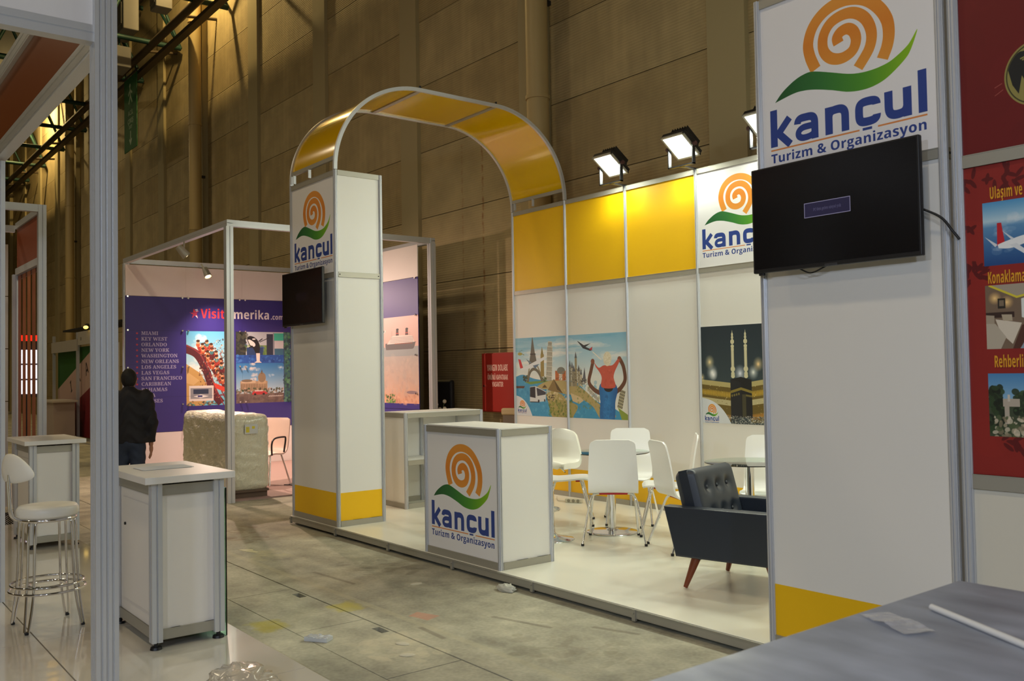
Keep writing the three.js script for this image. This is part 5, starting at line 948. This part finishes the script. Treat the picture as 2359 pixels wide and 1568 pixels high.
{ // crumpled clear film on the glossy floor
  const g = new THREE.SphereGeometry(0.16, 36, 24), p = g.attributes.position; for (let i = 0; i < p.count; i++) { const v = V3(p.getX(i), p.getY(i), p.getZ(i)); v.multiplyScalar(1 + 0.5 * fbm(v.x * 16, v.y * 16, v.z * 16, 3)); p.setXYZ(i, v.x * 1.25, Math.max(0, v.y + 0.02) * 0.55, v.z); } g.computeVertexNormals();
  const m = mesh('crumpled_film', g, phys(0xe9e4da, 0.2, 0, { transmission: 0.7, thickness: 0, clearcoat: 0.4 })); m.position.set(4.56, 0.02, 2.38); tag(m, 'crumpled clear plastic film on the glossy floor plates', 'plastic film');
}
// ---------------------------------------------------------------- slatted stand further along
{
  const t = thing('slat_stand', 'aluminium framed stand with brown header and orange slatted wall', 'stand', [0, 0, 0]);
  mesh('post', squarePost(3.46, 0.08, 0.08, 1), bigAlu, t).position.set(-2, 0.02, 2.03); mesh('post', squarePost(2.82, 0.07, 0.07, 1), bigAlu, t).position.set(-3.42, 0.02, 2.05);
  mesh('beam', box(0.07, 0.08, 3.4, -2, 3.44, 3.76), bigAlu, t); mesh('beam', box(0.07, 0.08, 3.4, -3.42, 3.4, 3.76), bigAlu, t); mesh('beam', box(1.35, 0.07, 0.06, -2.71, 3.43, 2.03), bigAlu, t); mesh('beam', box(1.35, 0.08, 0.06, -2.71, 2.87, 2.03), bigAlu, t);
  mesh('header_board', box(1.35, 0.48, 0.02, -2.71, 3.15, 2.03), std(0x8a4224, 0.5), t);
  const wood = [std(0xa85a26, 0.55), std(0x9c5222, 0.55), std(0xb0622c, 0.55)], sg = box(0.17, 2.79, 0.004);
  for (let k = 0; k < 5; k++) mesh('slat', sg, wood[k % 3], t).position.set(-2.15 - k * 0.28, 1.425, 2.03);
  for (const y of [0.05, 2.8]) mesh('batten', box(1.35, 0.05, 0.012, -2.71, y, 2.022), std(0x5a3016, 0.6), t);
}
{
  const t = thing('white_partition', 'tall pale partition beside the orange slatted wall', 'partition', [-3.5, 0.0, 2.1], -Math.PI / 2);
  for (let k = 0; k < 5; k++) mesh('panel', box(1.6, 0.63, 0.04, 0.82, 0.34 + k * 0.64, 0), std(0xcfc6bc, 0.6), t);
}
{ // lit display seen between the slats
  const t = thing('light_display', 'bright white backlit display glimpsed between the wooden slats', 'light display', [-9, 1.3, 0.92], Math.PI / 2);
  mesh('housing', box(0.44, 1.12, 0.08, 0, 0.5, -0.05), M.dark, t);
  const lit = new THREE.MeshStandardMaterial({ color: 0xffffff, emissive: 0xf3ecff, emissiveIntensity: 1.6 }), redLit = new THREE.MeshStandardMaterial({ color: 0xff2010, emissive: 0xff2410, emissiveIntensity: 1.6 });
  for (let r = 0; r < 3; r++) mesh('lit_screen', box(0.4, 0.24, 0.01, 0, 0.12 + r * 0.27, 0), lit, t);
  mesh('red_light', box(0.4, 0.1, 0.01, 0, 0.99, 0), redLit, t);
  mesh('support', box(0.06, 1.25, 0.06, 0, -0.675, -0.05), M.dark, t);
}
{ // stand in green, white and red
  const t = thing('flag_stand', 'distant stand with green, white and red diagonal wall', 'stand', [0, 0, -1.6]);
  mesh('printed_wall', box(6.2, 2.35, 0.03, -16.3, 1.2, -0.12), printMat(iranTex, M.white, 0.6), t);
  mesh('fascia', box(3.1, 0.34, 0.04, -14.95, 2.58, 0), printMat(fasciaTex, std(0xb9b3a8, 0.6), 0.6), t); mesh('fascia', box(3.0, 0.3, 0.04, -18.05, 2.42, 0.02), std(0xb5aea2, 0.6), t);
  mesh('roof_board', box(6.0, 0.05, 0.7, -16.5, 2.9, -0.6), M.dark, t);
  for (const x of [-19.4, -16.6, -13.6]) mesh('post', squarePost(2.75, 0.07, 0.07, 1), bigAlu, t).position.set(x, 0, 0);
  const d = thing('flag_counter', 'small white counter with green triangle in the distant flag-coloured stand', 'counter', [-17.0, 0, -1.2]);
  mesh('body', box(1.5, 0.95, 0.5, 0, 0.475, 0), std(0xb9a79c, 0.6), d); mesh('top', box(1.7, 0.05, 0.6, 0, 0.975, 0), std(0xd0c4b4, 0.5), d);
  mesh('green_triangle', new THREE.ExtrudeGeometry(new THREE.Shape([[-0.62, 0.9], [-0.1, 0.9], [-0.1, 0.1]].map(([a, b]) => new THREE.Vector2(a, b))), { depth: 0.006, bevelEnabled: false }).translate(0, 0, 0.25), std(0x1f5a24, 0.6), d);
}
{
  const t = thing('stand_lamp', 'small lit lamp on the fascia of the distant flag-coloured stand', 'lamp', [-15.4, 2.79, -1.56]);
  mesh('lamp_housing', cyl(0.05, 0.07, 0.12, 0, 0.06, 0, 14).rotateZ(0.5), M.dark, t); mesh('lamp_bulb', new THREE.SphereGeometry(0.07, 14, 10).scale(1.4, 0.6, 0.8).translate(0.03, 0.03, 0.05), new THREE.MeshStandardMaterial({ color: 0xffffff, emissive: 0xffd060, emissiveIntensity: 2.5 }), t);
}
// ---------------------------------------------------------------- red neighbour on the right
{
  const t = thing('red_stand_wall', 'aluminium partition with dark red printed panels beside the tower', 'partition', [7.065, 0.085, 0]);
  mesh('post', postGeo(3.485, 0.05), M.aluBig, t); mesh('post', postGeo(3.485, 0.05), M.aluBig, t).position.x = 1.0;
  infill(t, [0, 0], [1, 0], [[0, 0.05], [0.93, 0.995], [2.362, 2.42], [3.435, 3.485]], [[0.05, 0.93, std(0xd8d4c6, 0.5), 'white_panel'], [0.995, 2.362, printMat(redListTex, M.white, 0.4), 'service_panel', 'red panel with yellow headings and three photographs'], [2.42, 3.435, printMat(redTopTex, M.white, 0.4), 'emblem_panel', 'dark red panel with round gold emblem']], 0.05);
  mesh('base_plate', box(1.1, 0.085, 0.1, 0.5, -0.0425, 0), M.aluRail, t);
}
// ---------------------------------------------------------------- grey table in the foreground
const greyTex = dataTex(1024, 1024, (u, v) => { const a = fbm(u * 4, v * 4, 3, 4), s = fbm(u * 3 + v * 8, v * 14 - u * 3, 6, 3), k = 1 + a * 0.28 + s * 0.2; return [150 * k, 157 * k, 172 * k]; });
const greyRough = dataTex(512, 512, (u, v) => 0.48 + 0.3 * fbm(u * 5, v * 9, 12, 4), false);
{
  const t = thing('grey_table', 'grey smudged counter table in the foreground', 'table', [7.84, 0, 1.7]);
  const top = new RoundedBoxGeometry(1.1, 0.04, 2.6, 3, 0.008).translate(0.55, 0.98, 1.3);
  const p = top.attributes.position, uv = new Float32Array(p.count * 2); for (let i = 0; i < p.count; i++) { uv[2 * i] = p.getX(i) / 1.3; uv[2 * i + 1] = p.getZ(i) / 1.3; } top.setAttribute('uv', new THREE.BufferAttribute(uv, 2));
  mesh('table_top', top, std(0xffffff, 0.9, 0, { map: greyTex, roughnessMap: greyRough }), t);
  mesh('body', box(1.0, 0.94, 2.5, 0.55, 0.485, 1.3), std(0x8e9196, 0.6), t);
  for (const [x, z] of [[0.12, 0.12], [0.98, 0.12], [0.12, 2.48], [0.98, 2.48]]) mesh('foot', cyl(0.03, 0.03, 0.016, x, 0.008, z, 12), M.blackPlastic, t);
}
{ const m = mesh('white_rod', rod([7.945, 1.008, 2.045], [8.33, 1.008, 2.255], 0.0075, 12), std(0xd4d4d2, 0.5)); tag(m, 'thin white plastic rod lying on the grey table', 'rod'); }
{ // clear adhesive tape, crumpled
  const g = new THREE.PlaneGeometry(0.16, 0.075, 40, 18), p = g.attributes.position; for (let i = 0; i < p.count; i++) { const x = p.getX(i), y = p.getY(i); p.setZ(i, 0.006 + 0.01 * Math.max(0, Math.sin(x * 42 + 1)) * (0.5 + fbm(x * 20, y * 20, 1, 2)) + 0.006 * Math.abs(fbm(x * 30, y * 26, 2, 3))); } g.computeVertexNormals(); g.rotateX(-Math.PI / 2);
  const thick = mesh('clear_tape', g, phys(0xe6e8ee, 0.16, 0, { transmission: 0.55, thickness: 0, side: THREE.DoubleSide, clearcoat: 0.6 })); thick.position.set(7.955, 1.0, 2.22); thick.rotation.y = -0.45; tag(thick, 'crumpled strip of clear adhesive tape stuck on the grey table', 'tape');
}
// ---------------------------------------------------------------- litter on the aisle floor
{ const s = new THREE.Shape([[-0.12, -0.03], [0.02, -0.045], [0.13, -0.035], [0.11, 0.01], [0.02, 0.02], [-0.02, 0.06], [-0.08, 0.03]].map(([a, b]) => new THREE.Vector2(a, b))); const m = mesh('tape_scrap', new THREE.ExtrudeGeometry(s, { depth: 0.002, bevelEnabled: false }).rotateX(-Math.PI / 2), std(0xc9c29c, 0.7)); m.position.set(1.1, 0.0, 0.94); m.rotation.y = 0.3; tag(m, 'pale torn scrap of tape on the concrete aisle floor', 'scrap'); }
{ const t = thing('plastic_bag', 'small clear plastic bag lying on the trench cover', 'plastic bag', [4.03, 0, 1.7], 0.6); const g = new THREE.BoxGeometry(0.15, 0.02, 0.075, 14, 3, 8), p = g.attributes.position; for (let i = 0; i < p.count; i++) { const x = p.getX(i), y = p.getY(i), z = p.getZ(i); p.setY(i, y + (y > 0 ? 0.012 * Math.abs(fbm(x * 40, z * 40, 2, 3)) * 2 : 0)); } g.computeVertexNormals(); mesh('film', g.translate(0, 0.011, 0), phys(0xdfe4ea, 0.12, 0, { clearcoat: 1, clearcoatRoughness: 0.1, transmission: 0.3, thickness: 0 }), t); mesh('contents', box(0.09, 0.012, 0.03, -0.02, 0.01, 0.01), std(0x55606c, 0.4, 0.5), t); }
{ const g = new THREE.SphereGeometry(0.055, 20, 12), p = g.attributes.position; for (let i = 0; i < p.count; i++) { const v = V3(p.getX(i), p.getY(i), p.getZ(i)); v.multiplyScalar(1 + 0.7 * fbm(v.x * 40, v.y * 40, v.z * 40, 2)); p.setXYZ(i, v.x * 1.5, Math.max(0, v.y * 0.6 + 0.015), v.z); } g.computeVertexNormals(); const m = mesh('film_scrap', g, phys(0xd9d8cc, 0.3, 0, { transmission: 0.3, thickness: 0 })); m.position.set(3.82, 0, 0.13); tag(m, 'crumpled pale film scrap under the platform edge', 'scrap'); }
for (const [x, z, r, label] of [[4.42, 1.36, 0.4, 'pale dusty crumb pile beside the finger slot'], [4.62, 1.45, 0.9, 'pale dusty crumbs near the second joint line'], [3.2, 0.5, 1.4, 'small pale paper scrap in the middle of the aisle'], [5.3, 1.5, 2.2, 'tiny pale paper scrap near the grey table']]) { const g = new THREE.IcosahedronGeometry(0.03, 1), p = g.attributes.position; for (let i = 0; i < p.count; i++) { p.setXYZ(i, p.getX(i) * 1.6, Math.max(0, p.getY(i) * 0.25), p.getZ(i)); } g.computeVertexNormals(); const m = mesh('floor_scrap', g, std(0xc8c2ae, 0.8)); m.position.set(x, 0, z); m.rotation.y = r; tag(m, label, 'scrap'); }
tag(mesh('floor_cable', tube([[5.62, 0.006, 1.0], [5.75, 0.006, 0.93], [5.9, 0.006, 0.92], [6.15, 0.006, 0.95], [6.6, 0.006, 1.05]], 0.005, 40, 6), M.blackPlastic), 'thin dark cable on the concrete floor by the grey table', 'cable');
// floodlights of the stand behind the camera (outside the frame)
for (const [x, z, turn] of [[8.2, 8.4, Math.PI - 0.15], [10.6, 7.6, Math.PI + 0.3], [12.4, 5.4, Math.PI + 0.9]]) floodlight([x, 3.0, z], turn, 0.85, OTHER_FLOOD_POWER, OTHER_FLOOD_COLOR, 'floodlight on a pole of the stand opposite the red panels', 'floodlights of the opposite stand', true);
// ---------------------------------------------------------------- person seen from behind
function sdfMesh(fn, [x0, y0, z0], [x1, y1, z1], cell) {
  const size = Math.max(x1 - x0, y1 - y0, z1 - z0), n = Math.ceil(size / cell) + 4, mc = new MarchingCubes(n, new THREE.MeshBasicMaterial(), false, false, 400000), cx = (x0 + x1) / 2, cy = (y0 + y1) / 2, cz = (z0 + z1) / 2, S = size / 2 * n / (n - 4);
  mc.isolation = 0;
  for (let k = 0; k < n; k++) for (let j = 0; j < n; j++) for (let i = 0; i < n; i++) mc.field[i + j * n + k * n * n] = -fn(cx + ((i - n / 2) / (n / 2)) * S, cy + ((j - n / 2) / (n / 2)) * S, cz + ((k - n / 2) / (n / 2)) * S);
  mc.update();
  const g = new THREE.BufferGeometry(), c = mc.count; g.setAttribute('position', new THREE.BufferAttribute(mc.positionArray.slice(0, c * 3), 3)); g.scale(S, S, S); g.translate(cx, cy, cz);
  let m = mergeVertices(g, 1e-5); m.computeVertexNormals(); return m;
}
const capsule = (a, b, ra, rb) => (x, y, z) => { const bx = b[0] - a[0], by = b[1] - a[1], bz = b[2] - a[2], px = x - a[0], py = y - a[1], pz = z - a[2], t = Math.max(0, Math.min(1, (px * bx + py * by + pz * bz) / (bx * bx + by * by + bz * bz))); return Math.hypot(px - bx * t, py - by * t, pz - bz * t) - (ra + (rb - ra) * t); };
const ellip = (c, r) => (x, y, z) => { const k = Math.hypot((x - c[0]) / r[0], (y - c[1]) / r[1], (z - c[2]) / r[2]); return (k - 1) * Math.min(...r); };
const blend = (fs, k) => (x, y, z) => { let d = fs[0](x, y, z); for (let i = 1; i < fs.length; i++) { const e = fs[i](x, y, z), h = Math.max(0, Math.min(1, 0.5 + 0.5 * (e - d) / k)); d = e + (d - e) * h - k * h * (1 - h); } return d; };
{
  const t = thing('person', 'person in black jacket and blue jeans seen from behind, facing the blue wall', 'person', [-1.0, 0, 1.39], Math.PI + 1.1);
  t.scale.set(0.88, 1, 0.92);
  // local: faces +z, left hand at +x
  const skin = std(0xa9765a, 0.6), jacket = std(0x17151a, 0.75), jeans = std(0x2a3448, 0.8), hair = std(0x110d0c, 0.7), shoe = std(0x1a1716, 0.6);
  const armL = [[0.19, 1.36, 0], [0.245, 1.1, -0.02], [0.2, 0.9, 0.12]], armR = [[-0.19, 1.36, 0], [-0.25, 1.1, -0.02], [-0.235, 0.86, 0.05]];
  const hand = (w, s) => { const out = [ellip([w[0], w[1] - 0.05, w[2] + 0.01], [0.022, 0.045, 0.038])]; for (let f = 0; f < 4; f++) { const z = w[2] - 0.022 + f * 0.017, L = [0.055, 0.068, 0.072, 0.062][f]; out.push(capsule([w[0], w[1] - 0.085, z], [w[0] - s * 0.006, w[1] - 0.085 - L * 0.55, z + 0.004], 0.0095, 0.009)); out.push(capsule([w[0] - s * 0.006, w[1] - 0.085 - L * 0.55, z + 0.004], [w[0] - s * 0.022, w[1] - 0.085 - L, z + 0.006], 0.009, 0.0075)); } out.push(capsule([w[0], w[1] - 0.035, w[2] + 0.035], [w[0] - s * 0.012, w[1] - 0.08, w[2] + 0.06], 0.012, 0.009)); return blend(out, 0.008); };
  const head = blend([ellip([0, 1.545, 0.005], [0.075, 0.105, 0.092]), ellip([0, 1.495, 0.04], [0.055, 0.06, 0.055]), capsule([0, 1.36, -0.01], [0, 1.47, 0.0], 0.055, 0.05), ellip([0, 1.53, 0.1], [0.013, 0.025, 0.022]), ellip([0.077, 1.53, 0], [0.012, 0.03, 0.02]), ellip([-0.077, 1.53, 0], [0.012, 0.03, 0.02]), ellip([0, 1.485, 0.092], [0.024, 0.008, 0.01])], 0.02);
  const frame = blend([capsule([0, 0.95, 0], [0, 1.28, -0.005], 0.09, 0.095), capsule([0.17, 1.33, 0], armL[1], 0.04, 0.035), capsule(armL[1], armL[2], 0.034, 0.026), capsule([-0.17, 1.33, 0], armR[1], 0.04, 0.035), capsule(armR[1], armR[2], 0.036, 0.026), capsule([0.09, 0.9, 0], [0.1, 0.48, 0.01], 0.075, 0.05), capsule([0.1, 0.48, 0.01], [0.11, 0.06, -0.02], 0.048, 0.035), capsule([-0.09, 0.9, 0], [-0.1, 0.48, 0.01], 0.075, 0.05), capsule([-0.1, 0.48, 0.01], [-0.11, 0.06, -0.02], 0.048, 0.035)], 0.04);
  const hL = hand(armL[2], 1), hR = hand(armR[2], -1);
  const body = (x, y, z) => Math.min(frame(x, y, z), y > 1.2 ? head(x, y, z) : 9, y < 1 && y > 0.65 ? Math.min(hL(x, y, z), hR(x, y, z)) : 9);
  const smoothBody = sdfMesh(body, [-0.3, 0.02, -0.2], [0.3, 1.68, 0.2], 0.0125);
  mesh('body', smoothBody, skin, t);
  const fold = (x, y, z) => 0.006 * Math.sin(y * 46 + x * 14 + 3 * Math.sin(x * 22 + z * 9));
  const jk = blend([ellip([0, 1.2, -0.005], [0.205, 0.22, 0.135]), ellip([0, 1.0, 0], [0.2, 0.18, 0.14]), ellip([0, 1.34, -0.01], [0.2, 0.1, 0.115]), capsule([-0.1, 0.9, 0], [0.1, 0.9, 0], 0.12, 0.12), capsule(armL[0], armL[1], 0.082, 0.068), capsule(armL[1], [0.205, 0.92, 0.1], 0.066, 0.052), capsule(armR[0], armR[1], 0.082, 0.068), capsule(armR[1], [-0.237, 0.89, 0.045], 0.066, 0.052), capsule([0, 1.36, -0.012], [0, 1.43, -0.01], 0.08, 0.072)], 0.05);
  mesh('jacket', sdfMesh((x, y, z) => Math.max(jk(x, y, z) + fold(x, y, z), 0.88 - y), [-0.36, 0.8, -0.24], [0.36, 1.54, 0.26], 0.013), jacket, t);
  const jn = blend([ellip([0, 0.9, -0.01], [0.165, 0.12, 0.12]), capsule([0.085, 0.86, 0], [0.1, 0.48, 0.012], 0.1, 0.073), capsule([0.1, 0.48, 0.012], [0.112, 0.07, -0.015], 0.071, 0.062), capsule([-0.085, 0.86, 0], [-0.1, 0.48, 0.012], 0.1, 0.073), capsule([-0.1, 0.48, 0.012], [-0.112, 0.07, -0.015], 0.071, 0.062)], 0.03);
  mesh('jeans', sdfMesh((x, y, z) => Math.max(jn(x, y, z) + fold(x, y * 1.3, z) * 0.6, y - 1.0, 0.05 - y), [-0.24, 0.03, -0.2], [0.24, 1.02, 0.2], 0.013), jeans, t);
  mesh('hair', sdfMesh((x, y, z) => Math.max(ellip([0, 1.558, -0.008], [0.088, 0.106, 0.1])(x, y, z) + 0.004 * fbm(x * 60, y * 60, z * 60, 2), Math.min(0.1, (z - 0.055) - (y - 1.6) * 0.6), 1.475 - y), [-0.12, 1.45, -0.13], [0.12, 1.68, 0.12], 0.006), hair, t);
  for (const s of [-1, 1]) mesh('shoe', sdfMesh((x, y, z) => Math.max(blend([ellip([s * 0.112, 0.045, 0.09], [0.045, 0.045, 0.09]), ellip([s * 0.112, 0.055, -0.02], [0.043, 0.06, 0.06])], 0.03)(x, y, z), 0.002 - y), [s * 0.112 - 0.09, 0, -0.1], [s * 0.112 + 0.09, 0.14, 0.2], 0.008), shoe, t);
}
renderer.render(scene, camera);
